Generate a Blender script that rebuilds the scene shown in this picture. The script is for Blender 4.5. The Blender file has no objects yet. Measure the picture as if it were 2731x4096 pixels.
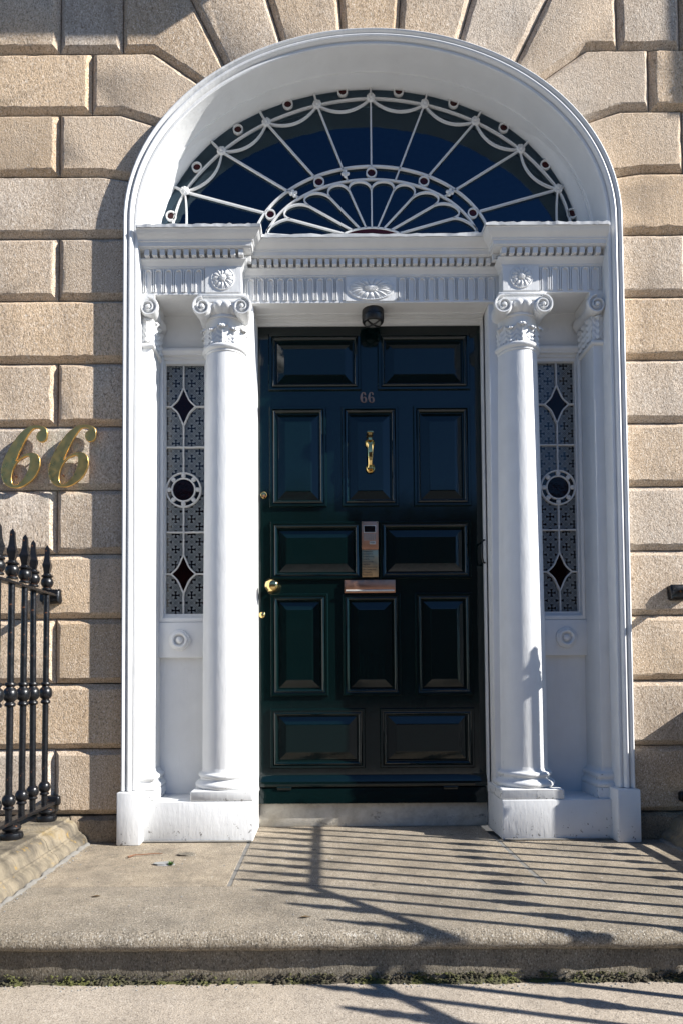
import bpy, bmesh, math, random
from mathutils import Vector, Matrix, Quaternion
random.seed(66)
S = bpy.context.scene
COL = S.collection
R = math.radians
PI = math.pi

# ------------------------------------------------------------------ camera
cam_d = bpy.data.cameras.new('camera')
cam = bpy.data.objects.new('camera', cam_d)
COL.objects.link(cam)
S.camera = cam
cam_d.sensor_fit = 'VERTICAL'
cam_d.sensor_height = 36.0
cam_d.sensor_width = 24.0
cam_d.lens = 23.418
cam_d.shift_x = 0.01658
cam_d.shift_y = 0.14037
cam_d.clip_start = 0.05
cam_d.clip_end = 500
cam.matrix_world = (Matrix.Translation((-0.23, -3.2, 0.77)) @ Matrix.Rotation(R(90 + 2.0154), 4, 'X')
                    @ Matrix.Rotation(-0.0065, 4, 'Z'))
S.render.resolution_x = 682
S.render.resolution_y = 1024

# ------------------------------------------------------------------ sky, sun, exposure
LX, LY, LZ = -3.36, 1.0, -2.25            # direction in which the sunlight travels
W = bpy.data.worlds.new('World')
S.world = W
W.use_nodes = True
wn = W.node_tree
bg = wn.nodes['Background']
sky = wn.nodes.new('ShaderNodeTexSky')
sky.sky_type = 'NISHITA'
sky.sun_disc = False
sky.sun_elevation = math.atan2(-LZ, math.hypot(LX, LY))
sky.sun_rotation = math.atan2(-LX, -LY)
sky.air_density = 1.0
sky.dust_density = 0.0
sky.ozone_density = 5.0
tint = wn.nodes.new('ShaderNodeMix')          # even tint of the whole sky: the photograph's cool white balance
tint.data_type = 'RGBA'
tint.blend_type = 'MULTIPLY'
tint.inputs['Factor'].default_value = 1.0
tint.inputs['B'].default_value = (.76, .98, 1.18, 1)
wn.links.new(sky.outputs[0], tint.inputs['A'])
wn.links.new(tint.outputs['Result'], bg.inputs[0])
bg.inputs[1].default_value = 0.055
sun_d = bpy.data.lights.new('sun', 'SUN')
sun = bpy.data.objects.new('sun', sun_d)
COL.objects.link(sun)
sun_d.energy = 5.0
sun_d.angle = R(0.53)
sun_d.color = (1.0, 0.965, 0.915)
sun.rotation_euler = Vector((LX, LY, LZ)).to_track_quat('-Z', 'Y').to_euler()
sun.location = (20, -6, 14)
vs = S.view_settings
vs.view_transform = 'Standard'
vs.look = 'None'
vs.exposure = 1.05
vs.gamma = 1.0
vs.use_curve_mapping = False

# ------------------------------------------------------------------ node helpers
class NT:
    def __init__(s, name):
        s.m = bpy.data.materials.new(name)
        s.m.use_nodes = True
        s.t = s.m.node_tree
        s.b = s.t.nodes['Principled BSDF']
        s.out = s.t.nodes['Material Output']
        s._co = None
    def n(s, typ, **kw):
        x = s.t.nodes.new(typ)
        for k, v in kw.items():
            setattr(x, k, v)
        return x
    def link(s, a, b):
        s.t.links.new(a, b)
    def set(s, sock, val):
        if hasattr(val, 'is_output') or hasattr(val, 'links'):
            s.link(val, sock)
        else:
            if sock.type == 'RGBA' and len(val) == 3:
                val = (*val, 1)
            sock.default_value = val
    def co(s):
        if s._co is None:
            s._co = s.n('ShaderNodeTexCoord').outputs['Object']
        return s._co
    def mapped(s, scale=(1, 1, 1), loc=(0, 0, 0)):
        m = s.n('ShaderNodeMapping')
        s.link(s.co(), m.inputs[0])
        m.inputs['Scale'].default_value = scale
        m.inputs['Location'].default_value = loc
        return m.outputs[0]
    def noise(s, scale, detail=3, rough=.55, vec=None, dist=0.0):
        x = s.n('ShaderNodeTexNoise')
        x.inputs['Scale'].default_value = scale
        x.inputs['Detail'].default_value = detail
        x.inputs['Roughness'].default_value = rough
        x.inputs['Distortion'].default_value = dist
        s.link(vec if vec is not None else s.co(), x.inputs['Vector'])
        return x.outputs['Fac']
    def voro(s, scale, vec=None, feature='F1', out='Distance'):
        x = s.n('ShaderNodeTexVoronoi')
        x.feature = feature
        x.inputs['Scale'].default_value = scale
        s.link(vec if vec is not None else s.co(), x.inputs['Vector'])
        return x.outputs[out]
    def ramp(s, fac, stops):
        x = s.n('ShaderNodeValToRGB')
        e = x.color_ramp.elements
        while len(e) < len(stops):
            e.new(.5)
        for i, (p, c) in enumerate(stops):
            e[i].position = p
            e[i].color = (*c, 1) if len(c) == 3 else c
        s.link(fac, x.inputs[0])
        return x.outputs[0]
    def mix(s, fac, a, b, blend='MIX'):
        x = s.n('ShaderNodeMix')
        x.data_type = 'RGBA'
        x.blend_type = blend
        s.set(x.inputs['Factor'], fac)
        s.set(x.inputs['A'], a)
        s.set(x.inputs['B'], b)
        return x.outputs['Result']
    def math(s, op, a, b=0.0, c=0.0):
        x = s.n('ShaderNodeMath', operation=op)
        s.set(x.inputs[0], a)
        s.set(x.inputs[1], b)
        s.set(x.inputs[2], c)
        return x.outputs[0]
    def bump(s, h, strength=.3, dist=.01, normal=None):
        x = s.n('ShaderNodeBump')
        x.inputs['Strength'].default_value = strength
        x.inputs['Distance'].default_value = dist
        s.link(h, x.inputs['Height'])
        if normal is not None:
            s.link(normal, x.inputs['Normal'])
        return x.outputs[0]
    def fin(s, color=None, rough=None, normal=None, **kw):
        if color is not None: s.set(s.b.inputs['Base Color'], color)
        if rough is not None: s.set(s.b.inputs['Roughness'], rough)
        if normal is not None: s.link(normal, s.b.inputs['Normal'])
        for k, v in kw.items():
            s.set(s.b.inputs[k.replace('_', ' ')], v)
        return s.m

M = {}
def granite(name, dark, mid, light, warm, relief=1.0, stretch=.45, soil=.0, verdigris=False, vary=.34, gum=False):
    t = NT(name)
    v = t.mapped((1, 1, stretch))
    big = t.noise(2.2, 3, .6)
    rnd = t.n('ShaderNodeObjectInfo').outputs['Random']
    tone = t.math('MULTIPLY_ADD', rnd, vary, t.math('MULTIPLY', big, 1 - vary))
    base = t.mix(t.ramp(tone, [(.25, (0, 0, 0)), (.70, (1, 1, 1))]), mid, warm)
    wn_ = t.n('ShaderNodeTexWhiteNoise', noise_dimensions='1D')
    t.link(rnd, wn_.inputs['W'])
    val = t.math('MULTIPLY_ADD', wn_.outputs['Value'], .30 * vary * 2, 1 - .17 * vary * 2)
    hs = t.n('ShaderNodeHueSaturation')
    t.link(val, hs.inputs['Value'])
    t.link(base, hs.inputs['Color'])
    base = hs.outputs['Color']
    fine = t.noise(215, 3, .75, v)
    c = t.mix(t.ramp(fine, [(.34, (1, 1, 1)), (.45, (0, 0, 0))]), base, dark)
    c = t.mix(t.ramp(fine, [(.55, (0, 0, 0)), (.70, (1, 1, 1))]), c, light)
    med = t.noise(95, 4, .75, v)
    c = t.mix(t.ramp(med, [(.33, (.72, .72, .72)), (.45, (0, 0, 0))]), c, dark)
    pit = t.noise(64, 3, .65, t.mapped((1, 1, stretch), (5, 2, 8)))
    c = t.mix(t.ramp(pit, [(.30, (.7, .7, .7)), (.40, (0, 0, 0))]), c, dark)
    c = t.mix(t.ramp(pit, [(.62, (0, 0, 0)), (.72, (.55, .55, .55))]), c, light)
    streak = t.noise(7, 4, .65, t.mapped((1, 1, .16) if stretch < 1 else (1, 1, 1), (2, 7, 5)))
    c = t.mix(t.ramp(streak, [(.50, (0, 0, 0)), (.74, (.34, .34, .34))]), c, dark)
    if soil:
        st = t.noise(4, 6, .72, t.mapped((1, 1, .5), (3, 1, 2)))
        c = t.mix(t.ramp(st, [(.43, (0, 0, 0)), (.66, (soil, soil, soil))]), c, (.075, .067, .055))
    if gum:            # trodden gum and pale droppings on the slabs
        vd, vc = t.voro(7.5), t.voro(7.5, out='Color')
        pick = t.math('GREATER_THAN', vc, .66)
        c = t.mix(t.math('MULTIPLY', t.math('MULTIPLY', t.math('LESS_THAN', vd, .085), pick), .55), c, (.05, .045, .04))
        vd2, vc2 = t.voro(23), t.voro(23, out='Color')
        c = t.mix(t.math('MULTIPLY', t.math('MULTIPLY', t.math('LESS_THAN', vd2, .10), t.math('GREATER_THAN', vc2, .78)), .7), c, (.62, .60, .55))
    if verdigris:      # copper run-off on the stone round the brass numerals
        p = t.n('ShaderNodeVectorMath', operation='DISTANCE')
        mp = t.mapped((1.0, 0.0, 1.25))
        t.link(mp, p.inputs[0])
        p.inputs[1].default_value = (-1.49, 0, 1.83 * 1.25)
        near = t.ramp(p.outputs['Value'], [(.08, (1, 1, 1)), (.27, (0, 0, 0))])
        vn = t.ramp(t.noise(19, 5, .7, t.mapped((1, 1, .4), (1, 6, 2))), [(.42, (0, 0, 0)), (.66, (.62, .62, .62))])
        c = t.mix(t.mix(1.0, near, vn, 'MULTIPLY'), c, (.36, .46, .38))
    n1 = t.noise(165, 4, .75, v)
    n2 = t.noise(45, 2, .5, v)
    h = t.math('MULTIPLY_ADD', n2, .7, n1)
    M[name] = t.fin(c, .92, t.bump(h, .95, .011 * relief), Specular_IOR_Level=.25)
granite('wall_granite', (.20, .145, .10), (.585, .50, .41), (.98, .90, .79), (.66, .485, .315), .62, .62, verdigris=True, vary=.38)
granite('base_granite', (.12, .095, .07), (.34, .28, .215), (.62, .54, .44), (.40, .30, .19), .7, .8, .6)
granite('slab_granite', (.085, .073, .056), (.355, .305, .24), (.74, .68, .58), (.40, .325, .23), .7, 1.0, .55, gum=True)
granite('step_granite', (.16, .135, .108), (.45, .385, .31), (.66, .60, .51), (.45, .375, .285), .3, 1.0, .2)
granite('nosing_granite', (.07, .062, .05), (.345, .31, .255), (.80, .76, .68), (.37, .31, .23), .75, .7, .45)
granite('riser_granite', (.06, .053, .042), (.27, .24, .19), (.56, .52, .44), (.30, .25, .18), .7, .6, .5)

def kerb_stone():
    t = NT('kerb_stone')
    v = t.mapped((1, 1, 1))
    big = t.noise(6, 4, .65)
    c = t.ramp(big, [(.3, (.085, .073, .055)), (.43, (.185, .158, .115)), (.58, (.29, .245, .175)), (.75, (.25, .185, .085))])
    dark = t.noise(9, 5, .7, t.mapped((.4, 1.5, .4), (4, 2, 1)))
    c = t.mix(t.ramp(dark, [(.46, (0, 0, 0)), (.66, (.7, .7, .7))]), c, (.075, .066, .058))
    li = t.noise(23, 5, .7, t.mapped((1, 1, 1), (7, 1, 3)))
    c = t.mix(t.ramp(li, [(.60, (0, 0, 0)), (.70, (.8, .8, .8))]), c, (.34, .22, .06))
    n = t.noise(90, 5, .7)
    M['kerb_stone'] = t.fin(c, .95, t.bump(t.math('ADD', n, t.noise(60, 4, .7)), .9, .008), Specular_IOR_Level=.2)
kerb_stone()

def paint(name, col, rough=.42, relief=.25, chips=.0, stretch=(1, 1, .25)):
    t = NT(name)
    n1 = t.noise(60, 3, .6, t.mapped(stretch))
    n2 = t.noise(9, 3, .5)
    c = t.mix(t.ramp(n2, [(.35, (0, 0, 0)), (.75, (1, 1, 1))]), col, tuple(x * .93 for x in col))
    if chips:
        ch = t.noise(42, 6, .75, t.mapped((1, 1, .8), (5, 3, 9)))
        lowz = t.n('ShaderNodeSeparateXYZ')
        t.link(t.co(), lowz.inputs[0])
        near = t.ramp(t.math('MULTIPLY', lowz.outputs[2], .9), [(.0, (.13, .13, .13)), (.22, (.0, .0, .0))])
        c = t.mix(t.ramp(t.math('ADD', ch, near), [(.715, (0, 0, 0)), (.735, (chips, chips, chips))]), c, (.10, .09, .075))
    h = t.math('MULTIPLY_ADD', n2, 1.6, n1)
    if chips:
        dr = t.noise(6, 5, .7, t.mapped((1, 1, .14), (8, 1, 3)))
        c = t.mix(t.ramp(dr, [(.58, (0, 0, 0)), (.80, (.18, .18, .18))]), c, (.45, .43, .39))
    M[name] = t.fin(c, rough, t.bump(h, relief, .004), Specular_IOR_Level=.4)
paint('white_paint', (.73, .735, .73), .45, .32, .85)
paint('white_bar', (.70, .70, .69), .5, .3)

def sill():
    t = NT('sill_render')
    a = t.noise(14, 6, .7)
    c = t.ramp(a, [(.3, (.40, .36, .29)), (.55, (.56, .52, .44)), (.8, (.66, .61, .53))])
    b = t.noise(9, 5, .75, t.mapped((1, 1, 1.3), (2.2, 0, 4)))
    c = t.mix(t.ramp(b, [(.60, (0, 0, 0)), (.70, (.7, .7, .7))]), c, (.08, .08, .08))
    M['sill_render'] = t.fin(c, .9, t.bump(a, .5, .006))
sill()

def door_paint():
    t = NT('door_paint')
    n = t.noise(7, 2, .5, t.mapped((1, 1, .4)))
    n2 = t.noise(70, 3, .6, t.mapped((1, 1, .12)))
    sc = t.noise(38, 6, .8, t.mapped((.35, 1, 1), (3, 0, 1)))
    z = t.n('ShaderNodeSeparateXYZ')
    t.link(t.co(), z.inputs[0])
    low = t.ramp(z.outputs[2], [(.0, (.11, .11, .11)), (.62, (0, 0, 0))])
    c = t.mix(t.ramp(t.math('ADD', sc, low), [(.775, (0, 0, 0)), (.80, (.7, .7, .7))]), (.0018, .0078, .0080), (.12, .11, .095))
    ro = t.ramp(t.noise(12, 4, .6), [(.3, (.05, .05, .05)), (.8, (.13, .13, .13))])
    M['door_paint'] = t.fin(c, ro, t.bump(t.math('MULTIPLY_ADD', n, 2.0, n2), .06, .004), Specular_IOR_Level=.48)
door_paint()

def metal(name, col, rough, spots=None, wave=.06):
    t = NT(name)
    n = t.noise(16, 3, .6)
    c = t.mix(t.ramp(n, [(.35, (0, 0, 0)), (.75, (1, 1, 1))]), col, tuple(x * .72 for x in col))
    ro = t.ramp(t.noise(40, 4, .6), [(.3, (rough * .7,) * 3), (.8, (rough * 1.5,) * 3)])
    M[name] = t.fin(c, ro, t.bump(t.noise(22, 2, .5), wave, .01), Metallic=1.0)
metal('brass', (.83, .60, .25), .10)
metal('wall_brass', (.95, .61, .20), .34, wave=.14)
metal('bronze', (.56, .29, .185), .40, wave=.03)
metal('bronze_dull', (.55, .37, .20), .40, wave=.03)

def iron():
    t = NT('iron_paint')
    n = t.noise(33, 5, .7)
    c = t.mix(t.ramp(n, [(.645, (0, 0, 0)), (.68, (1, 1, 1))]), (.006, .0065, .008), (.20, .075, .025))
    ch = t.noise(57, 4, .7, t.mapped((1, 1, 1), (4, 5, 6)))
    c = t.mix(t.ramp(ch, [(.68, (0, 0, 0)), (.72, (.7, .7, .7))]), c, (.25, .23, .20))
    M['iron_paint'] = t.fin(c, t.ramp(n, [(.3, (.2,) * 3), (.7, (.45,) * 3)]), t.bump(t.noise(80, 4, .6), .4, .003), Specular_IOR_Level=.42)
iron()

def flat(name, col, rough=.6, **kw):
    t = NT(name)
    n = t.noise(25, 4, .6)
    c = t.mix(t.ramp(n, [(.3, (0, 0, 0)), (.75, (1, 1, 1))]), col, tuple(x * .7 for x in col))
    M[name] = t.fin(c, rough, t.bump(n, .2, .004), **kw)
flat('black_plastic', (.012, .012, .012), .4)
flat('lens', (.30, .31, .30), .15)
flat('dark_red_glass', (.0075, .002, .0025), .08, Specular_IOR_Level=.22)
flat('ring_red', (.050, .008, .010), .08, Specular_IOR_Level=.25)
flat('dark_glass', (.004, .004, .006), .05)
flat('ink', (.02, .018, .014), .7)
flat('push_plate', (.55, .55, .52), .3)
flat('mortar', (.17, .145, .11), .95)
flat('joint_mortar', (.21, .20, .18), .95)
flat('hall_wall', (.035, .045, .06), .8)
flat('twig', (.22, .11, .06), .8)
flat('scrap_stone', (.32, .32, .31), .8)
flat('weed', (.06, .15, .02), .7)
flat('asphalt', (.075, .073, .07), .9)
flat('pavement', (.40, .37, .33), .9)
flat('brick_far', (.20, .085, .055), .9)
flat('white_far', (.6, .6, .58), .6)
flat('window_far', (.02, .025, .03), .08)
flat('leaf_dry', (.14, .09, .04), .8)
flat('grey_metal', (.13, .135, .14), .5)

def moss_m():
    t = NT('moss')
    n = t.noise(60, 4, .7)
    rn = t.noise(17, 3, .6, t.mapped((1, 1, 1), (3, 3, 3)))
    c = t.ramp(rn, [(.38, (.05, .042, .028)), (.50, (.062, .058, .028)), (.60, (.085, .09, .02)), (.7, (.045, .042, .026))])
    M['moss'] = t.fin(c, .95, t.bump(n, .8, .006))
moss_m()

def glass():
    t = NT('window_glass')
    tr = t.n('ShaderNodeBsdfTransparent')
    tr.inputs[0].default_value = (.42, .50, .54, 1)
    gl = t.n('ShaderNodeBsdfGlossy')
    gl.inputs['Roughness'].default_value = .015
    gl.inputs['Color'].default_value = (.50, .76, 1.0, 1)      # bluish old glass
    fr = t.n('ShaderNodeFresnel')
    fr.inputs['IOR'].default_value = 1.52
    bu = t.bump(t.noise(7, 2, .5), .05, .02)
    t.link(bu, gl.inputs['Normal'])
    mx = t.n('ShaderNodeMixShader')
    t.link(t.math('MINIMUM', t.math('MULTIPLY', fr.outputs[0], 1.55), 1.0), mx.inputs[0])     # front and back surface of the pane
    t.link(tr.outputs[0], mx.inputs[1])
    t.link(gl.outputs[0], mx.inputs[2])
    t.link(mx.outputs[0], t.out.inputs[0])
    M['window_glass'] = t.m
glass()

def etched(name, x0):
    t = NT(name)
    sp = t.n('ShaderNodeSeparateXYZ')
    t.link(t.co(), sp.inputs[0])
    P = .083
    u = t.math('DIVIDE', t.math('SUBTRACT', sp.outputs[0], x0 + P * .5 * .99), P)
    v = t.math('DIVIDE', t.math('SUBTRACT', sp.outputs[2], .011), P * .965)
    def cell(a, off):
        return t.math('SUBTRACT', t.math('FRACT', t.math('ADD', a, 50.5 + off)), .5)
    def cross(off):
        a, b = t.math('ABSOLUTE', cell(u, off)), t.math('ABSOLUTE', cell(v, off))
        def arm(p, q):
            w = t.math('MULTIPLY_ADD', t.math('MAXIMUM', t.math('SUBTRACT', p, .13), 0.0), .55, .042)
            return t.math('MULTIPLY', t.math('LESS_THAN', q, w), t.math('LESS_THAN', p, .26))
        return t.math('MAXIMUM', arm(a, b), arm(b, a))
    cr = t.math('MAXIMUM', cross(0.0), cross(.5))
    def lines(s):
        d = t.math('ABSOLUTE', t.math('SUBTRACT', t.math('FRACT', t.math('ADD', s, 40.0)), .5))
        return t.math('MULTIPLY', t.math('GREATER_THAN', d, .035), t.math('LESS_THAN', d, .085))
    ln = t.math('MAXIMUM', lines(t.math('ADD', u, v)), lines(t.math('SUBTRACT', u, v)))
    pat = t.math('MINIMUM', t.math('ADD', cr, t.math('MULTIPLY', ln, .55)), 1.0)
    n = t.noise(8, 3, .5)
    fro = t.mix(n, (.13, .15, .16), (.20, .215, .22))
    c = t.mix(pat, fro, (.004, .004, .006))
    ro = t.mix(pat, (.28, .28, .28), (.05, .05, .05))
    M[name] = t.fin(c, ro, t.bump(t.noise(6, 2, .5), .03, .01), Specular_IOR_Level=.5)

# ------------------------------------------------------------------ mesh helpers
CX = 0.018     # axis of the doorway

class MB:
    def __init__(s):
        s.v, s.f = [], []
    def add(s, vs_, fs):
        o = len(s.v)
        s.v += [tuple(p) for p in vs_]
        s.f += [tuple(i + o for i in f) for f in fs]
        return s
    def box(s, x0, x1, y0, y1, z0, z1):
        return s.add([(x, y, z) for x in (x0, x1) for y in (y0, y1) for z in (z0, z1)],
                     [(0, 1, 3, 2), (4, 6, 7, 5), (0, 4, 5, 1), (2, 3, 7, 6), (0, 2, 6, 4), (1, 5, 7, 3)])
    def cbox(s, x0, x1, y0, y1, z0, z1, c=.004, seg=2):
        bm = bmesh.new()
        bmesh.ops.create_cube(bm, size=1)
        for p in bm.verts:
            p.co = Vector(((x0 + x1) / 2 + p.co.x * (x1 - x0), (y0 + y1) / 2 + p.co.y * (y1 - y0), (z0 + z1) / 2 + p.co.z * (z1 - z0)))
        bmesh.ops.bevel(bm, geom=list(bm.edges), offset=c, segments=seg, affect='EDGES', profile=.5)
        bm.verts.index_update()
        s.add([p.co[:] for p in bm.verts], [[q.index for q in f.verts] for f in bm.faces])
        bm.free()
        return s
    def lathe(s, prof, n=32, c=(0, 0, 0), axis='z', mod=None):
        vs_, fs = [], []
        for (r, h) in prof:
            for k in range(n):
                a = 2 * PI * k / n
                rr = r * (mod(a, h) if mod else 1)
                if axis == 'z': vs_.append((c[0] + rr * math.cos(a), c[1] + rr * math.sin(a), c[2] + h))
                else: vs_.append((c[0] + rr * math.cos(a), c[1] - h, c[2] + rr * math.sin(a)))
        for i in range(len(prof) - 1):
            for k in range(n):
                k2 = (k + 1) % n
                fs.append((i * n + k, i * n + k2, (i + 1) * n + k2, (i + 1) * n + k))
        fs.append(tuple(range(n))[::-1])
        fs.append(tuple((len(prof) - 1) * n + k for k in range(n)))
        return s.add(vs_, fs)
    def plan_sweep(s, path, prof, closed_prof=True):
        n = len(path)
        dirs = []
        for i in range(n - 1):
            d = Vector((path[i + 1][0] - path[i][0], path[i + 1][1] - path[i][1])).normalized()
            dirs.append(Vector((d.y, -d.x)))
        vs_, fs = [], []
        for i in range(n):
            if i == 0: m = dirs[0]
            elif i == n - 1: m = dirs[-1]
            else:
                a, b = dirs[i - 1], dirs[i]
                m = (a + b) / (1 + a.dot(b))
            for (p, z) in prof:
                vs_.append((path[i][0] + m.x * p, path[i][1] + m.y * p, z))
        k = len(prof)
        for i in range(n - 1):
            for j in range(k if closed_prof else k - 1):
                j2 = (j + 1) % k
                fs.append((i * k + j, (i + 1) * k + j, (i + 1) * k + j2, i * k + j2))
        if closed_prof:
            fs.append(tuple(range(k))[::-1])
            fs.append(tuple((n - 1) * k + j for j in range(k)))
        return s.add(vs_, fs)
    def ribbon(s, pts, w, y0, y1, closed=False, rnd=True):
        """flat or half-round bar following a polyline in the x-z plane"""
        n = len(pts)
        P = [Vector(p) for p in pts]
        vs_, fs = [], []
        ym = y0 + (y1 - y0) * .45
        sec = [(-.5, y1), (-.5, ym), (-.25, y0), (.25, y0), (.5, ym), (.5, y1)] if rnd else [(-.5, y1), (-.5, y0), (.5, y0), (.5, y1)]
        K = len(sec)
        for i in range(n):
            a = P[i - 1] if (i > 0 or closed) else None
            b = P[(i + 1) % n] if (i < n - 1 or closed) else None
            d1 = (P[i] - a).normalized() if a is not None else None
            d2 = (b - P[i]).normalized() if b is not None else None
            if d1 is None: d1 = d2
            if d2 is None: d2 = d1
            n1, n2 = Vector((-d1.y, d1.x)), Vector((-d2.y, d2.x))
            m = (n1 + n2) / max(.35, 1 + n1.dot(n2))
            ww = w[i] if isinstance(w, (list, tuple)) else w
            for (o, y) in sec:
                q = P[i] + m * (o * ww)
                vs_.append((q.x, y, q.y))
        for i in range(n if closed else n - 1):
            i2 = (i + 1) % n
            for j in range(K):
                j2 = (j + 1) % K
                fs.append((i * K + j, i * K + j2, i2 * K + j2, i2 * K + j))
        if not closed:
            fs.append(tuple(range(K)))
            fs.append(tuple((n - 1) * K + j for j in range(K))[::-1])
        return s.add(vs_, fs)
    def tube(s, pts, rad, n=10):
        P = [Vector(p) for p in pts]
        vs_, fs = [], []
        up = Vector((0.123, .31, .94)).normalized()
        for i, p in enumerate(P):
            t = (P[min(i + 1, len(P) - 1)] - P[max(i - 1, 0)]).normalized()
            a = t.cross(up)
            if a.length < .05: a = t.cross(Vector((1, 0, 0)))
            a.normalize()
            b = t.cross(a)
            r = rad[i] if isinstance(rad, (list, tuple)) else rad
            for k in range(n):
                q = p + a * (r * math.cos(2 * PI * k / n)) + b * (r * math.sin(2 * PI * k / n))
                vs_.append(q[:])
        for i in range(len(P) - 1):
            for k in range(n):
                k2 = (k + 1) % n
                fs.append((i * n + k, i * n + k2, (i + 1) * n + k2, (i + 1) * n + k))
        fs.append(tuple(range(n))[::-1])
        fs.append(tuple((len(P) - 1) * n + k for k in range(n)))
        return s.add(vs_, fs)
    def prism(s, poly, y0, y1):
        n = len(poly)
        vs_ = [(x, y0, z) for x, z in poly] + [(x, y1, z) for x, z in poly]
        fs = [tuple(range(n)), tuple(range(n, 2 * n))[::-1]] + [(i, i + n, (i + 1) % n + n, (i + 1) % n) for i in range(n)]
        return s.add(vs_, fs)
    def build(s, name, mat, parent=None, smooth=False, loc=None, mesh_only=False, recalc=True):
        me = bpy.data.meshes.new(name)
        me.from_pydata(s.v, [], s.f)
        bm = bmesh.new()
        bm.from_mesh(me)
        if recalc: bmesh.ops.recalc_face_normals(bm, faces=list(bm.faces))
        if smooth:
            lim = R(38) if smooth is True else R(smooth)
            for f in bm.faces: f.smooth = True
            for e in bm.edges:
                if len(e.link_faces) == 2 and e.calc_face_angle(0) > lim: e.smooth = False
        bm.to_mesh(me)
        bm.free()
        me.materials.append(M[mat] if isinstance(mat, str) else mat)
        if mesh_only: return me
        return put(name, me, parent, loc)

def put(name, me, parent=None, loc=None, rot=None):
    o = bpy.data.objects.new(name, me)
    COL.objects.link(o)
    if parent is not None: o.parent = parent
    if loc is not None: o.location = loc
    if rot is not None: o.rotation_euler = rot
    return o
def tag(o, label=None, cat=None, group=None, kind=None):
    if label: o['label'] = label
    if cat: o['category'] = cat
    if group: o['group'] = group
    if kind: o['kind'] = kind
    return o
def thing(name, label, cat, group=None, loc=(0, 0, 0)):
    o = put(name, None, None, loc)
    o.empty_display_size = .1
    return tag(o, label, cat, group)

# ------------------------------------------------------------------ doorway curve
ZS = 3.0                       # springing of the arch
AI, BI = 1.142, .892           # inner edge of the white arch ring
def arch(n=0.0, z0=.25, steps=72, a=AI, b=BI, xc=CX):
    """list of (x, z) along the opening, offset n outwards; up the left side, over, down the right"""
    pts = [(xc - a - n, z0), (xc - a - n, ZS * .5), (xc - a - n, ZS - .12)]
    for k in range(steps + 1):
        t = PI - PI * k / steps
        nx, nz = math.cos(t) / a, math.sin(t) / b
        L = math.hypot(nx, nz)
        pts.append((xc + a * math.cos(t) + n * nx / L, ZS + b * math.sin(t) + n * nz / L))
    pts += [(xc + a + n, ZS - .12), (xc + a + n, ZS * .5), (xc + a + n, z0)]
    return pts
def arch_loft(mb, prof, z0=.25, a=AI, b=BI, steps=72):
    rings = [arch(n, z0, steps, a, b) for n, y in prof]
    k, m = len(prof), len(rings[0])
    vs_ = [(rings[j][i][0], prof[j][1], rings[j][i][1]) for i in range(m) for j in range(k)]
    fs = [(i * k + j, (i + 1) * k + j, (i + 1) * k + j + 1, i * k + j + 1) for i in range(m - 1) for j in range(k - 1)]
    return mb.add(vs_, fs)
def ell_x(z, n=.03):
    if z <= ZS: return AI + n
    return (AI + n) * math.sqrt(max(0, 1 - ((z - ZS) / (BI + n)) ** 2))
def ell_z(x, n=.03):
    return ZS + (BI + n) * math.sqrt(max(0, 1 - (x / (AI + n)) ** 2))

# ------------------------------------------------------------------ granite wall
wall = thing('stone_wall', 'rusticated tan granite house front with chamfered blocks round the white arch', 'wall')
back = MB()
# backing sheet with the arched opening (a ring of quads outside the arch)
ring = arch(.035, -.7, 60)
mb = MB()
vs_, fs = [], []
for (x, z) in ring:
    vs_.append((x, .045, z))
for i, (x, z) in enumerate(ring):
    t = i / (len(ring) - 1)
    if i < 3: q = (-3.2, z)
    elif i >= len(ring) - 3: q = (3.2, z)
    else:
        u = (i - 3) / (len(ring) - 7)
        q = (-3.2 + 6.4 * u, 5.6)
    vs_.append((q[0], .045, q[1]))
n = len(ring)
vs_.append((-3.2, .045, 5.6)); vs_.append((3.2, .045, 5.6))
for i in range(n - 1):
    fs.append((i, i + 1, n + i + 1, n + i))
mb.add(vs_, fs)
mb.build('mortar_backing', 'mortar', wall)

def resample(poly, step):
    out = []
    for i, p in enumerate(poly):
        q = poly[(i + 1) % len(poly)]
        L = math.hypot(q[0] - p[0], q[1] - p[1])
        k = max(1, int(L / step))
        for j in range(k):
            out.append((p[0] + (q[0] - p[0]) * j / k, p[1] + (q[1] - p[1]) * j / k))
    return out
def inset(poly, d):
    n = len(poly)
    area = sum(poly[i][0] * poly[(i + 1) % n][1] - poly[(i + 1) % n][0] * poly[i][1] for i in range(n))
    sg = 1 if area > 0 else -1
    out = []
    for i in range(n):
        a, b, c = Vector(poly[i - 1]), Vector(poly[i]), Vector(poly[(i + 1) % n])
        d1, d2 = (b - a).normalized(), (c - b).normalized()
        n1, n2 = Vector((-d1.y, d1.x)) * sg, Vector((-d2.y, d2.x)) * sg
        m = (n1 + n2) / max(.4, 1 + n1.dot(n2))
        out.append((b + m * d)[:])
    return out
CH, CD = .027, .026
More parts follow.
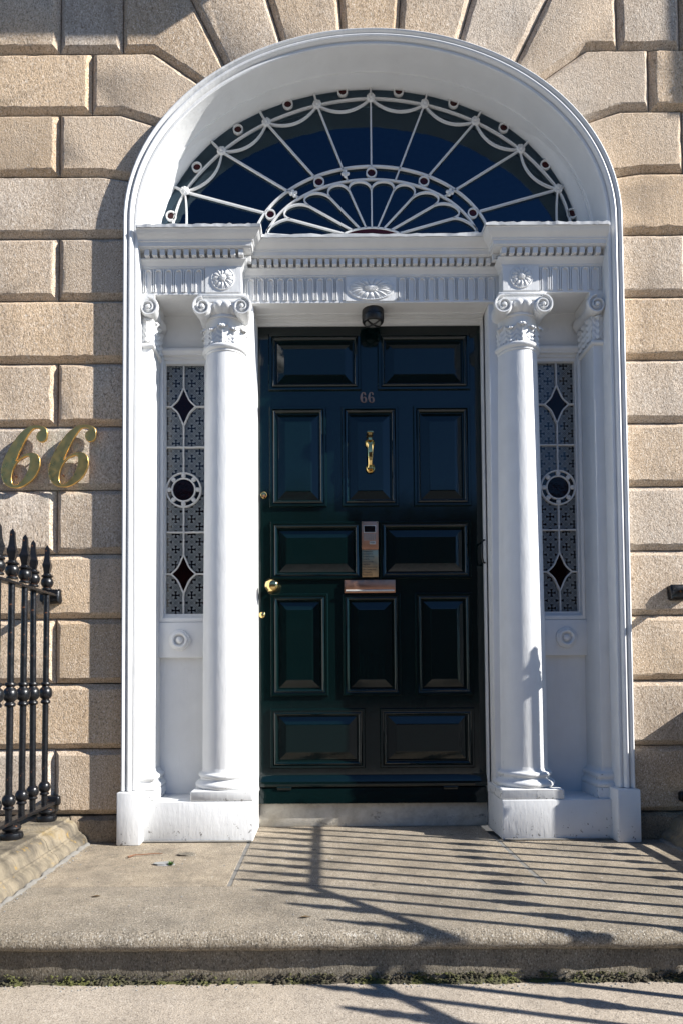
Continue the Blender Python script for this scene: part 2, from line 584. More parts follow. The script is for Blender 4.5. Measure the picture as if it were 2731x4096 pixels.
def block(poly, mat='wall_granite', name='stone_block', parent=None, y0=0.0, ch=CH, cd=CD, yb=.05, jit=.0022):
    rs = random.Random(int(poly[0][0] * 977 + poly[0][1] * 7919) & 0xffff)
    poly = inset(poly, .0022)
    out = resample(poly, .045)
    inn = inset(out, ch)
    mid = inset(out, ch * .82)
    J = lambda p, s=1.0: (p[0] + rs.uniform(-jit, jit) * s, p[1] + rs.uniform(-jit, jit) * s)
    out2 = [J(p, .5) for p in out]
    mid = [J(p) for p in mid]
    inn = [J(p, 1.3) for p in inn]
    cen = Vector((sum(p[0] for p in inn) / len(inn), sum(p[1] for p in inn) / len(inn)))
    for i in range(len(inn)):                      # knocked arrises
        if rs.random() < .09:
            e = rs.uniform(.003, .011)
            for lst, f_ in ((inn, 1.0), (mid, .8)):
                d_ = (cen - Vector(lst[i])).normalized() * (e * f_)
                lst[i] = (lst[i][0] + d_.x, lst[i][1] + d_.y)
    core = inset(inn, .02)
    dy = rs.uniform(-.003, .003)
    n = len(out)
    m = MB()
    v = ([(x, y0 + yb, z) for x, z in out2] + [(x, y0 + cd, z) for x, z in out2] +
         [(x, y0 + cd * .10 + dy, z) for x, z in mid] + [(x, y0 + dy, z) for x, z in inn] )
    f = []
    for k in range(3):
        for i in range(n):
            f.append((k * n + i, k * n + (i + 1) % n, (k + 1) * n + (i + 1) % n, (k + 1) * n + i))
    f.append(tuple(3 * n + i for i in range(n)))
    m.add(v, f)
    return m.build(name, mat, parent or wall, smooth=20)

Z0, DZ = .127, .3145
zk = lambda i: Z0 + DZ * i
def arcpts(za, zb, s, n=.03, k=6):
    """points on the arch line from height za to zb on side s"""
    return [(CX + s * ell_x(za + (zb - za) * i / k, n), za + (zb - za) * i / k) for i in range(k + 1)]
VX = 1.546    # vertical joint of the short blocks
for s in (-1, 1):
    X = lambda x: CX + s * x
    # courses below the springing
    for i in range(0, 9):
        z0, z1 = zk(i), zk(i + 1)
        if i % 2 == 0:
            cuts = [AI + .03, VX, 2.34, 3.15]
        else:
            cuts = [AI + .03, 1.955, 2.75, 3.15]
        for a, b in zip(cuts[:-1], cuts[1:]):
            block([(X(a), z0), (X(b), z0), (X(b), z1), (X(a), z1)])
    # course 9: long block, top joint dips towards the arch
    z0, z1 = zk(9), zk(10)
    block([(X(1.955), z0)] + arcpts(z0, 3.24, s) + [(X(1.335), z1 - .002), (X(1.955), z1)])
    block([(X(1.955), z0), (X(2.75), z0), (X(2.75), z1), (X(1.955), z1)])
    block([(X(2.75), z0), (X(3.15), z0), (X(3.15), z1), (X(2.75), z1)])
    # course 10
    z0, z1 = z1, zk(11)
    block([(X(VX), z0), (X(1.335), z0 - .002)] + arcpts(3.24, 3.50, s) + [(X(1.238), z1), (X(VX), z1)])
    block([(X(VX), z0), (X(2.34), z0), (X(2.34), z1), (X(VX), z1)])
    block([(X(2.34), z0), (X(3.15), z0), (X(3.15), z1), (X(2.34), z1)])
    # course 11
    z0, z1 = z1, zk(12)
    block([(X(1.385), z0), (X(1.238), z0)] + arcpts(3.50, 3.69, s) + [(X(1.077), z1), (X(1.385), z1)])
    block([(X(1.385), z0), (X(2.05), z0), (X(2.05), z1), (X(1.385), z1)])
    block([(X(2.05), z0), (X(2.7), z0), (X(2.7), z1), (X(2.05), z1)])
    block([(X(2.7), z0), (X(3.15), z0), (X(3.15), z1), (X(2.7), z1)])
    # course 12 with the first voussoir
    z0, z1 = z1, zk(14)
    A0, A1 = (.683, ell_z(.683)), (1.10, 4.60)
    at = lambda z: A0[0] + (A1[0] - A0[0]) * (z - A0[1]) / (A1[1] - A0[1])
    zz = zk(13)
    block([(X(1.233), z0), (X(1.077), z0)] + arcpts(3.69, A0[1], s)[0:] + [(X(at(zz)), zz), (X(1.233), zz)])
    block([(X(1.233), z0), (X(1.545), z0), (X(1.545), zz), (X(1.233), zz)])
    block([(X(1.545), z0), (X(2.34), z0), (X(2.34), zz), (X(1.545), zz)])
    block([(X(2.34), z0), (X(3.15), z0), (X(3.15), zz), (X(2.34), zz)])
    B0, B1 = (.418, ell_z(.418)), (.633, 4.60)
    C0, C1 = (.135, ell_z(.135)), (.185, 4.60)
    def vous(p0, p1, q0, q1):
        xs = [p0[0] + (q0[0] - p0[0]) * i / 5 for i in range(6)]
        block([(X(x), ell_z(x)) for x in xs] + [(X(q1[0]), q1[1]), (X(p1[0]), p1[1])])
    vous(A0, (at(4.60), 4.60), B0, B1)
    vous(B0, B1, C0, C1)
    if s == 1:
        xs = [-.135 + .27 * i / 5 for i in range(6)]
        block([(CX + x, ell_z(abs(x))) for x in xs] + [(CX + .185, 4.60), (CX - .185, 4.60)])
    # courses above
    for i, (c0, c1) in enumerate(((zk(13), 4.60), (4.60, 4.92), (4.92, 5.24), (5.24, 5.56))):
        if i == 0: cuts = [None, 1.9, 2.6, 3.15]
        elif i % 2: cuts = [0.0, .8, 1.55, 2.34, 3.15]
        else: cuts = [.0, .45, 1.2, 1.95, 2.7, 3.15]
        for a, b in zip(cuts[:-1], cuts[1:]):
            if a is None:
                block([(X(at(c0)), c0), (X(b), c0), (X(b), c1), (X(at(c1)), c1)])
            else:
                block([(X(a), c0), (X(b), c0), (X(b), c1), (X(a), c1)])
    # footing course, rougher and set back a little
    for a, b in ((AI + .06, 1.47), (1.47, 2.3), (2.3, 3.15)):
        block([(X(a), -.02), (X(b), -.02), (X(b), Z0 - .003), (X(a), Z0 - .003)], 'base_granite', ch=.02, y0=-.012, jit=.006)
    for a, b in ((1.36, 2.2), (2.2, 3.15)):
        block([(X(a), -.6), (X(b), -.6), (X(b), -.023), (X(a), -.023)], 'base_granite', ch=.02, jit=.004)

# ------------------------------------------------------------------ white arch surround
sur = thing('arch_surround', 'white painted arch moulding and reveal framing the whole doorway', 'door surround')
m = MB()
arch_loft(m, [(n_, y_ * 1.14 if y_ < 0 else y_) for n_, y_ in ((-.002, .02), (0, -.022), (.004, -.026), (.014, -.026), (.016, -.022), (.019, -.022), (.022, -.034), (.027, -.041), (.033, -.043),
              (.039, -.040), (.043, -.033), (.044, -.026), (.047, -.026), (.049, -.036), (.054, -.043), (.060, -.045), (.066, -.041), (.069, -.03), (.069, .06))])
m.build('archivolt', 'white_paint', sur, smooth=30)
m = MB()
arch_loft(m, [(.0, -.02), (-.003, .115), (-.008, .118), (-.008, .14), (-.003, .142), (-.004, .33)], z0=0.0)
m.build('reveal', 'white_paint', sur, smooth=30)
for s in (-1, 1):
    x0, x1 = sorted((CX + s * 1.113, CX + s * 1.222))
    m = MB().cbox(x0, x1, -.072, .05, .0, .247, .007)
    m.build('plinth_block', 'white_paint', sur, smooth=30)
    # pedestal under column and pilaster
    x0, x1 = sorted((CX + s * .592, CX + s * 1.138))
    m = MB().cbox(x0, x1, -.004, .30, .0, .189, .006)
    m.build('pedestal', 'white_paint', sur, smooth=30)
    # plastered fillet at the foot
    x0, x1 = sorted((CX + s * .60, CX + s * 1.11))
    MB().cbox(x0, x1, -.022, .0, .002, .008, .003).build('foot_fillet', 'joint_mortar', sur, smooth=30)
    # wall plane behind the column: apron, jamb, head
    jx0, jx1 = sorted((CX + s * .598, CX + s * .842))
    MB().cbox(jx0, jx1, .135, .40, .185, 2.684, .004).build('jamb', 'white_paint', sur, smooth=30)
    a0, a1 = sorted((CX + s * .838, CX + s * 1.145))
    MB().box(a0, a1, .232, .40, .185, .90).build('apron_panel', 'white_paint', sur)
    b0, b1 = sorted((CX + s * .838, CX + s * 1.100))
    MB().cbox(b0, b1, .200, .26, .884, 1.066, .004).build('apron_board', 'white_paint', sur, smooth=30)
    # roundel with boss
    rx = CX + s * .985
    m = MB().lathe([(.054, -.004), (.054, .006), (.051, .011), (.046, .012), (.044, .016), (.036, .020), (.030, .018), (.027, .012), (.026, .002)], 40, (rx, .199, .974), 'y',
                   mod=lambda a, h: 1 + .015 * math.sin(5 * a + 1))
    m.build('roundel', 'white_paint', sur, smooth=45)
    m = MB().lathe([(.016, 0), (.017, .008), (.016, .014), (.011, .019), (.003, .021)], 30, (rx, .199, .974), 'y', mod=lambda a, h: 1 + .05 * abs(math.cos(6 * a)))
    m.build('boss', 'white_paint', sur, smooth=60)
    # head panel above the sidelight, with its moulding
    MB().box(a0, a1, .236, .40, 2.46, 2.684).build('head_panel', 'white_paint', sur)
    m = MB()
    path = [(CX - 1.145, .236), (CX - .86, .236)] if s < 0 else [(CX + .86, .236), (CX + 1.145, .236)]
    m.plan_sweep(path, [(-.02, 2.462), (.026, 2.462), (.028, 2.470), (.034, 2.474), (.037, 2.484), (.034, 2.493), (.026, 2.497), (.02, 2.503), (-.02, 2.503)])
    m.build('head_moulding', 'white_paint', sur, smooth=40)
# door lining: fillets round the opening
for k, (dx, y0, y1) in enumerate(((.0, .225, .30), (.003, .250, .30), (.006, .272, .30))):
    w = .600 - dx
    m = MB()
    m.ribbon([(CX - w - .004, .02), (CX - w - .004, 2.684 - dx - .002), (CX + w + .004, 2.684 - dx - .002), (CX + w + .004, .02)], .012, y0, y1 + .02, rnd=False)
    m.build('door_lining', 'white_paint', sur)
MB().box(CX - .75, CX + .75, .29, .40, 2.655, 2.99).build('door_head', 'white_paint', sur)

# ------------------------------------------------------------------ entablature
ent = thing('entablature', 'white entablature with dentils, flutes and rosettes above the dark door', 'entablature')
BX = .645
EY, EM = .040, .120
path = [(CX - 1.143, EY), (CX - BX, EY), (CX - BX, EM), (CX + BX, EM), (CX + BX, EY), (CX + 1.143, EY)]
m = MB().plan_sweep(path, [(-.05, 2.680), (-.002, 2.680), (.0, 2.682), (.0, 2.690), (-.003, 2.692), (-.003, 2.812), (.0, 2.814), (.003, 2.818), (.003, 2.824), (-.05, 2.824)])
m.build('frieze', 'white_paint', ent, smooth=30)
m = MB().plan_sweep(path, [(-.05, 2.824), (.004, 2.824), (.008, 2.828), (.012, 2.836), (.020, 2.842), (.024, 2.846), (.024, 2.852), (.006, 2.853), (.006, 2.884),
                           (.048, 2.886), (.050, 2.892), (.056, 2.892), (.058, 2.911), (.063, 2.913), (.063, 2.918), (.066, 2.922), (.073, 2.927), (.083, 2.933), (.091, 2.941),
                           (.096, 2.949), (.101, 2.951), (.102, 2.964), (.097, 2.968), (-.05, 2.976)])
corn = m.build('cornice', 'white_paint', ent, smooth=32)
MB().box(CX - 1.138, CX - BX - .004, EY + .004, .30, 2.682, 2.966).box(CX + BX + .004, CX + 1.138, EY + .004, .30, 2.682, 2.966).box(CX - BX - .006, CX + BX + .006, EM + .004, .30, 2.683, 2.97).build('core', 'white_paint', ent)
# sloping lead-like top of the cornice, uneven
def top_sheet(x0, x1, yf, name='cornice_top'):
    k = 40
    vs_, fs = [], []
    for i in range(k + 1):
        x = x0 + (x1 - x0) * i / k
        j = random.uniform(-.003, .004)
        for (y, z) in ((yf + random.uniform(-.003, .002), 2.953), (yf - .003 + random.uniform(-.002, .002), 2.966 + j), (yf + .012, 2.975 + j), (.24, 2.992)):
            vs_.append((x, y, z))
    for i in range(k):
        for q in range(3):
            fs.append((i * 4 + q, (i + 1) * 4 + q, (i + 1) * 4 + q + 1, i * 4 + q + 1))
    fs.append((0, 1, 2, 3)); fs.append(tuple(k * 4 + q for q in range(4)))
    MB().add(vs_, fs).build(name, 'white_paint', ent, smooth=40)
top_sheet(CX - 1.138, CX - BX + .104, EY - .104)
top_sheet(CX + BX - .104, CX + 1.138, EY - .104)
top_sheet(CX - BX + .10, CX + BX - .10, EM - .104)
# dentils, one by one
dent = MB().cbox(-.0120, .0120, -.024, .018, -.0155, .0155, .0012, 1).build('dentil', 'white_paint', mesh_only=True)
def dent_row(p0, p1, nrm):
    L = math.hypot(p1[0] - p0[0], p1[1] - p0[1])
    k = int(L / .0362)
    for i in range(k):
        t = (i + .5) / k
        x, y = p0[0] + (p1[0] - p0[0]) * t, p0[1] + (p1[1] - p0[1]) * t
        put('dentil', dent, ent, (x + random.uniform(-.001, .001), y, 2.8685 + random.uniform(-.001, .001)), (0, random.uniform(-.04, .04), nrm + random.uniform(-.03, .03)))
q = .020
dent_row((CX - 1.125, EY - q), (CX - BX + q, EY - q), 0)
dent_row((CX - BX + q, EY - q + .01), (CX - BX + q, EM - q - .01), R(90))
dent_row((CX - BX + q + .02, EM - q), (CX + BX - q - .02, EM - q), 0)
dent_row((CX + BX - q, EY - q + .01), (CX + BX - q, EM - q - .01), R(-90))
dent_row((CX + BX - q, EY - q), (CX + 1.125, EY - q), 0)
# flutes: raised round-topped frames with a reed between
def u_pts(hw, zb, zt):
    r = hw
    return [(-hw, zb)] + [(-hw * math.cos(a * PI / 10), zt - r + r * math.sin(a * PI / 10)) for a in range(11)] + [(hw, zb)]
fl = MB().ribbon(u_pts(.0155, 2.6935, 2.806), .0068, -.0075, .004)
fl.ribbon([(.0243, 2.694), (.0243, 2.804)], .0056, -.0065, .004)
fl.ribbon([(-.0243, 2.694), (-.0243, 2.804)], .0056, -.0065, .004)
fl.lathe([(.0045, -.003), (.004, .004), (.001, .0065)], 8, (.0245, 0, 2.809), 'y')
flm = fl.build('flute', 'white_paint', mesh_only=True, smooth=50)
def flute_run(x0, x1, y, rot=0):
    k = max(1, round((x1 - x0) / .0515))
    for i in range(k):
        put('flute', flm, ent, (x0 + (x1 - x0) * (i + .5) / k, y, random.uniform(-.0008, .0008)))
flute_run(CX - BX + .012, CX - .132, EM + .002)
flute_run(CX + .132, CX + BX - .012, EM + .002)
flute_run(CX - 1.132, CX - .832, EY + .002)
flute_run(CX + .832, CX + 1.132, EY + .002)
# plain block faces carrying the rosettes
for s in (-1, 1):
    x0, x1 = sorted((CX + s * (BX + .001), CX + s * .826))
    MB().cbox(x0, x1, EY - .006, EY + .02, 2.688, 2.815, .0015, 1).build('rosette_block', 'white_paint', ent)
MB().box(CX - .128, CX + .128, EM - .005, EM + .02, 2.688, 2.813).build('oval_block', 'white_paint', ent)
def patera(name, cx_, cz, y, rx, rz, petals, label=None):
    nr, na = 16, petals * 8
    vs_, fs = [], []
    for i in range(nr + 1):
        r = i / nr
        for k in range(na):
            a = 2 * PI * k / na
            pa = abs(math.cos(a * petals / 2))
            rib = .5 + .5 * math.cos(a * petals)
            if r < .28:
                h = .011 + .004 * math.cos(r / .28 * PI / 2) + .0018 * math.cos(a * petals)* (r / .28)
            elif r < .94 and r < .78 + .155 * pa ** .5:
                t = (r - .28) / .62
                h = .003 + .0072 * math.sin(PI * min(1, t * .93 + .12)) * (.12 + .88 * pa ** .45) + .0012 * math.cos(a * petals * 3)
            elif r < .93:
                h = .001
            else:
                h = .0045 if r < .985 else .0
            vs_.append((cx_ + rx * r * math.cos(a), y - h, cz + rz * r * math.sin(a)))
    for i in range(nr):
        for k in range(na):
            k2 = (k + 1) % na
            fs.append((i * na + k, i * na + k2, (i + 1) * na + k2, (i + 1) * na + k))
    o = MB().add(vs_, fs).build(name, 'white_paint', ent, smooth=60)
    if label: o['label'] = label
patera('oval_patera', CX, 2.750, EM - .0055, .123, .061, 16, 'oval leafy patera at the middle of the frieze')
for s in (-1, 1):
    patera('rosette', CX + s * .738, 2.757, EY - .0065, .059, .059, 12)

# ------------------------------------------------------------------ columns and pilasters
def spiral(cx_, cz, r0, sgn, turns=2.1, n=64):
    pts, ws = [], []
    for i in range(n + 1):
        t = i / n
        a = PI / 2 + sgn * (-t * turns * 2 * PI)
        r = r0 * (1 - t) ** 1.15 + .007
        pts.append((cx_ + r * math.cos(a), cz + r * math.sin(a)))
        ws.append(.0085 * (1 - t) + .0045)
    return pts, ws
def volute_mesh(cx_, cz, yf, yb, r, sgn):
    m = MB()
    # bolster running back
    L = yb - yf
    prof = [(r * .93, 0.004), (r * .95, .012), (r * .80, L * .25), (r * .66, L * .42), (r * .72, L * .46), (r * .72, L * .54), (r * .66, L * .58), (r * .80, L * .75), (r * .95, L - .012), (r * .9, L)]
    m.lathe([(rr, -h) for rr, h in prof], 28, (cx_, yf, cz), 'y')
    pts, ws = spiral(cx_, cz, r * .90, sgn)
    m.ribbon(pts, ws, yf - .014, yf + .008)
    m.lathe([(.011, 0), (.011, .014), (.007, .020), (.001, .021)], 14, (cx_, yf, cz), 'y')
    return m
def leaf_mesh(w, h, curl):
    nu, nv = 10, 14
    vs_, fs = [], []
    for j in range(nv + 1):
        t = j / nv
        z = h * t if t < .9 else h * (.9 + (t - .9) * .4)
        hw = w * .5 * (.72 + .28 * math.sin(PI * min(1, t * .75 + .1))) * (1 if t < .8 else (1 - ((t - .8) / .2) ** 2 * .45))
        ser = 1 + .13 * abs(math.sin(t * PI * 5))
        for i in range(nu + 1):
            u = i / nu * 2 - 1
            rib = .007 * max(0, 1 - abs(u) * 4)
            vein = .0050 * math.sin((t * 8 - abs(u) * 2.2) * PI)
            dome = .007 * (1 - u * u)
            out = dome + rib + vein * (1 - abs(u) * .2) + curl * max(0, (t - .62) / .38) ** 2
            dz = -curl * .9 * max(0, (t - .86) / .14) ** 2
            vs_.append((u * hw * ser, -out, z + dz))
    for j in range(nv):
        for i in range(nu):
            a = j * (nu + 1) + i
            fs.append((a, a + 1, a + nu + 2, a + nu + 1))
    return MB().add(vs_, fs)
leaf_col = leaf_mesh(.060, .100, .024).build('leaf', 'white_paint', mesh_only=True, smooth=70)
leaf_pil = leaf_mesh(.050, .125, .016).build('leaf', 'white_paint', mesh_only=True, smooth=70)

def make_column(s, label):
    xc, yc = CX + s * .741, .150
    t = thing('column', label, 'column', 'columns flanking the door', (xc, yc, .189))
    def P(mb, name, sm=40, parent=None):
        mb.v = [(x - xc, y - yc, z - .189) for x, y, z in mb.v]
        return mb.build(name, 'white_paint', parent or t, smooth=sm)
    w = .151
    # plinth, worn
    m = MB().cbox(xc - w, xc + w, yc - w, yc + w, .1885, .240, .010, 3)
    rs = random.Random(5 + s)
    m.v = [(x + rs.uniform(-.002, .002), y + rs.uniform(-.002, .002), z) for x, y, z in m.v]
    P(m, 'plinth', 45)
    wob = lambda a, h: 1 + .010 * math.sin(3 * a + h * 40) + .006 * math.sin(7 * a + 1)
    m = MB().lathe([(.138, .240), (.146, .244), (.151, .253), (.150, .262), (.143, .270), (.136, .273), (.134, .277), (.127, .281), (.126, .289), (.131, .292), (.136, .297),
                    (.137, .305), (.133, .312), (.125, .315), (.1215, .317), (.119, .324), (.117, .336)], 64, (xc, yc, 0), mod=wob)
    P(m, 'base', 50)
    prof = [(.117, .334)]
    for i in range(1, 25):
        q_ = i / 24
        prof.append((.1165 - .0165 * (q_ ** 1.7), .334 + (2.405 - .334) * q_))
    m = MB().lathe(prof, 72, (xc, yc, 0))
    P(m, 'shaft', 40)
    m = MB().lathe([(.100, 2.402), (.104, 2.405), (.105, 2.411), (.103, 2.414), (.111, 2.418), (.116, 2.426), (.116, 2.433), (.111, 2.440), (.101, 2.444)], 64, (xc, yc, 0))
    P(m, 'astragal', 50)
    cap = MB().lathe([(.101, 2.44), (.099, 2.47), (.098, 2.55), (.099, 2.575)], 56, (xc, yc, 0))
    capo = P(cap, 'capital')
    m = MB().lathe([(.100, 2.572), (.106, 2.575), (.107, 2.582), (.104, 2.587)], 56, (xc, yc, 0))
    P(m, 'bead', 50, capo)
    m = MB().lathe([(.100, 2.586), (.108, 2.594), (.122, 2.604), (.131, 2.618), (.132, 2.630), (.124, 2.640), (.10, 2.644)], 144, (xc, yc, 0),
                   mod=lambda a, h: 1 + (.075 * abs(math.cos(a * 9)) ** .7 - .03))
    P(m, 'egg_moulding', 60, capo)
    for sx in (-1, 1):
        m = volute_mesh(xc + sx * .097, 2.606, yc - .130, yc + .125, .046, sx)
        P(m, 'volute', 45, capo)
    m = MB().cbox(xc - .095, xc + .095, yc - .125, yc + .125, 2.632, 2.650, .003)
    P(m, 'canalis', 40, capo)
    m = MB()
    for (h0, h1, hw) in ((2.650, 2.661, .105), (2.6605, 2.668, .112), (2.6675, 2.681, .118)):
        m.cbox(xc - hw, xc + hw, yc - hw, yc + hw, h0, h1, .003)
    P(m, 'abacus', 40, capo)
    k = 12
    for i in range(k):
        a = -PI / 2 + i * 2 * PI / k
        o = put('leaf', leaf_col, capo, (.0985 * math.cos(a), .0985 * math.sin(a), 2.443 - .189), (0, 0, a + PI / 2))
        if i % 2: o.scale = (.85, .85, .86)
    return t
make_column(-1, 'white Ionic column on the doorknob side, between left sidelight and dark door')
make_column(1, 'white Ionic column on the hinge side, railing shadow on its lower shaft')

def make_pilaster(s, label):
    xo, xi = CX + s * 1.148, CX + s * 1.092
    xc = (xo + xi) / 2
    t = thing('pilaster', label, 'pilaster', 'pilasters against the reveal', (xc, .13, .189))
    def P(mb, name, sm=40, parent=None):
        mb.v = [(x - xc, y - .13, z - .189) for x, y, z in mb.v]
        return mb.build(name, 'white_paint', parent or t, smooth=sm)
    def pl(prof, name, sm=40, parent=None):
        # moulding wrapped round the front and the inner side of the pilaster
        path = [(xo, .05), (xi, .05), (xi, .236)] if s < 0 else [(xi, .236), (xi, .05), (xo, .05)]
        return P(MB().plan_sweep(path, [(-.03, prof[0][1])] + prof + [(-.03, prof[-1][1])]), name, sm, parent)
    P(MB().cbox(min(xo, xi), max(xo, xi), .05, .245, .30, 2.62, .005), 'shaft', 30)
    P(MB().cbox(min(xi, xi - s * .018), max(xi, xi - s * .018), .205, .245, 1.07, 2.46, .004), 'sash_stop', 30)
    pl([(.030, .1895), (.031, .236), (.028, .240)], 'plinth')
    pl([(.024, .240), (.030, .245), (.031, .256), (.026, .264), (.020, .267), (.016, .272), (.015, .282), (.020, .286), (.024, .292), (.024, .302), (.018, .308), (.010, .311), (.004, .318), (.002, .33)], 'base', 60)
    pl([(.002, 2.418), (.010, 2.420), (.013, 2.427), (.012, 2.436), (.006, 2.441), (.002, 2.445)], 'astragal', 60)
    cap = pl([(.003, 2.444), (.004, 2.60), (.006, 2.63), (.012, 2.65), (.016, 2.66), (.018, 2.680)], 'capital')
    m = volute_mesh(xi - s * (-.010), 2.606, .022, .225, .046, -s)
    P(m, 'volute', 45, cap)
    put('leaf', leaf_pil, cap, (-s * .004, .05 - .13 - .002, 2.446 - .189))
    for j in range(3):
        o = put('leaf', leaf_pil, cap, (xi - xc - s * .003, .08 + j * .055 - .13, 2.446 - .189), (0, 0, R(90) * -s))
    return t
make_pilaster(-1, 'white square pilaster at the far left of the doorway, by the brass numerals')
make_pilaster(1, 'white square pilaster at the far right of the doorway, in shade')

# ------------------------------------------------------------------ fanlight
fan = thing('fanlight', 'elliptical fanlight of dark glass with white swags and spokes over the door', 'fanlight')
GA, GB, GY = 1.112, .912, .222
m = MB()
arch_loft(m, [(.034, .128), (.012, .130), (.010, .150), (.004, .160), (.002, .176), (-.003, .190), (-.004, .235)], z0=2.9, a=GA, b=GB)
m.build('frame', 'white_paint', fan, smooth=35)
FX = CX + .014
HUB = Vector((FX, 3.062))
YB0, YB1 = .203, .221
ros = [(.977, 3.334), (.784, 3.549), (.549, 3.702), (.282, 3.797), (0, 3.832)]
ros = [(FX - x, z) for x, z in ros] + [(FX + x, z) for x, z in ros[-2::-1]]
def bar(pts, w=.0115, name='glazing_bar', y0=YB0, y1=YB1, closed=False):
    return MB().ribbon(pts, w * .72, y0 + .004, y1, closed, False).build(name, 'white_bar', fan)
def cat(pts, k=8):
    P = [Vector(p) for p in pts]
    out = []
    for i in range(len(P) - 1):
        p0, p1, p2, p3 = P[max(i - 1, 0)], P[i], P[i + 1], P[min(i + 2, len(P) - 1)]
        for j in range(k):
            t = j / k
            out.append((.5 * ((2 * p1) + (-p0 + p2) * t + (2 * p0 - 5 * p1 + 4 * p2 - p3) * t * t + (-p0 + 3 * p1 - 3 * p2 + p3) * t ** 3))[:])
    out.append(P[-1][:])
    return out
def ellarc(a, b, zs, t0, t1, n=40, xc=None):
    xc = FX if xc is None else xc
    return [(xc + a * math.cos(R(t0 + (t1 - t0) * i / n)), zs + b * math.sin(R(t0 + (t1 - t0) * i / n))) for i in range(n + 1)]
low = [(FX - 1.045, 3.14), (FX - 1.06, 2.99)]
rim = [low[1], low[0]] + ros + [(2 * FX - low[0][0], low[0][1]), (2 * FX - low[1][0], low[1][1])]
bar(cat(rim, 8), .0115, 'rim_bar')
# spokes
oa = (.632, .465)      # outer arc of the inner ring
ia = (.572, .394)      # inner arc
def on_ell(d, ab):
    """distance along direction d from HUB to the ellipse ab centred at (FX, 3.0)"""
    lo, hi = 0, 2
    for _ in range(40):
        mid = (lo + hi) / 2
        p = HUB + d * mid
        if ((p.x - FX) / ab[0]) ** 2 + ((p.y - 3.0) / ab[1]) ** 2 > 1: hi = mid
        else: lo = mid
    return HUB + d * lo
cross_m = MB()
for a in (0, 90, 180, 270):
    cross_m.lathe([(.0085, 0), (.0095, .006), (.005, .011)], 10, (.0125 * math.cos(R(a)), 0, .0125 * math.sin(R(a))), 'y')
cross_m.lathe([(.008, 0), (.006, .010)], 8, (0, 0, 0), 'y')
cross_m = cross_m.build('crosslet', 'white_bar', mesh_only=True, smooth=50)
ros_m = MB()
for a in range(8):
    ros_m.lathe([(.0095, 0), (.0095, .008), (.004, .013)], 9, (.0155 * math.cos(PI / 4 * a), 0, .0135 * math.sin(PI / 4 * a)), 'y')
ros_m.lathe([(.012, 0), (.012, .010), (.006, .017), (.001, .018)], 12, (0, 0, 0), 'y')
ros_m = ros_m.build('rosette', 'white_bar', mesh_only=True, smooth=50)
circ = []
for i, p in enumerate(ros):
    p = Vector(p)
    d = (p - HUB).normalized()
    q_, q2 = on_ell(d, oa), on_ell(d, ia)
    bar([p[:], q_[:]], .0105, 'spoke')
    # stub from rosette to the frame
    out = Vector(((p.x - FX) / GA ** 2, (p.y - 3.0) / GB ** 2)).normalized()
    bar([p[:], (p + out * .085)[:]], .012, 'stub_bar')
    put('rosette', ros_m, fan, (p.x, YB0 + .006, p.y), (0, -i * .3, 0))
    mid = (q_ + q2) / 2
    if i % 2 == 0:
        rr = (q_ - q2).length * .5 + .001
        rr = min(rr, .030)
        if i in (0, 8):
            mid = q2 + (q_ - q2) * .55
            rr = .024
        else: rr = .025
        bar([(mid.x + rr * math.cos(2 * PI * k / 20), mid.y + rr * math.sin(2 * PI * k / 20)) for k in range(20)], .0085, 'ring', closed=True)
        MB().lathe([(rr, 0), (rr, .003)], 20, (mid.x, YB1 - .002, mid.y), 'y').build('roundel_pane', 'ring_red', fan)
    else:
        bar([q_[:], q2[:]], .009, 'spoke')
        if i != 5:
            put('crosslet', cross_m, fan, (mid.x, YB0 + .004, mid.y), (0, random.uniform(-.3, .3), 0))
# small rings in the border
bp = [rim[1]] + ros + [rim[-2]]
for i in range(len(bp) - 1):
    a, b = Vector(bp[i]), Vector(bp[i + 1])
    mid = (a + b) / 2
    if i == 0: mid = Vector((FX - 1.052, 3.205))
    if i == len(bp) - 2: mid = Vector((FX + 1.052, 3.205))
    ang = Vector(((mid.x - FX) / GA ** 2, (mid.y - 3.0) / GB ** 2)).normalized()
    g = Vector((mid.x, mid.y))
    # put the ring between rim bar and frame
    lo = 0
    while ((g.x + ang.x * lo - FX) / GA) ** 2 + ((g.y + ang.y * lo - 3.0) / GB) ** 2 < 1: lo += .002
    c = g + ang * (lo - .034)
    rr = .0235
    bar([(c.x + rr * math.cos(2 * PI * k / 18), c.y + rr * math.sin(2 * PI * k / 18)) for k in range(18)], .0095, 'ring', closed=True)
    MB().lathe([(rr, 0), (rr, .003)], 18, (c.x, YB1 - .002, c.y), 'y').build('roundel_pane', 'ring_red', fan)
    # swag
    depth = .052 if 0 < i < len(bp) - 2 else .03
    pts = []
    A, B = (Vector(bp[i]), Vector(bp[i + 1]))
    if i == 0: A = Vector((FX - .985, 3.0)); depth = -.0
    if i == len(bp) - 2: B = Vector((FX + .985, 3.0)); depth = -.0
    for k in range(13):
        t = k / 12
        pp = A + (B - A) * t - ang * (depth * 4 * t * (1 - t))
        if i == 0: pp += Vector((.012 * 4 * t * (1 - t), 0))
        if i == len(bp) - 2: pp -= Vector((.012 * 4 * t * (1 - t), 0))
        pts.append(pp[:])
    bar(pts, .0105, 'swag')
bar(ellarc(*oa, 3.0, 178, 2, 56), .0125, 'ring_bar')
bar(ellarc(*ia, 3.0, 178, 2, 56), .0115, 'ring_bar')
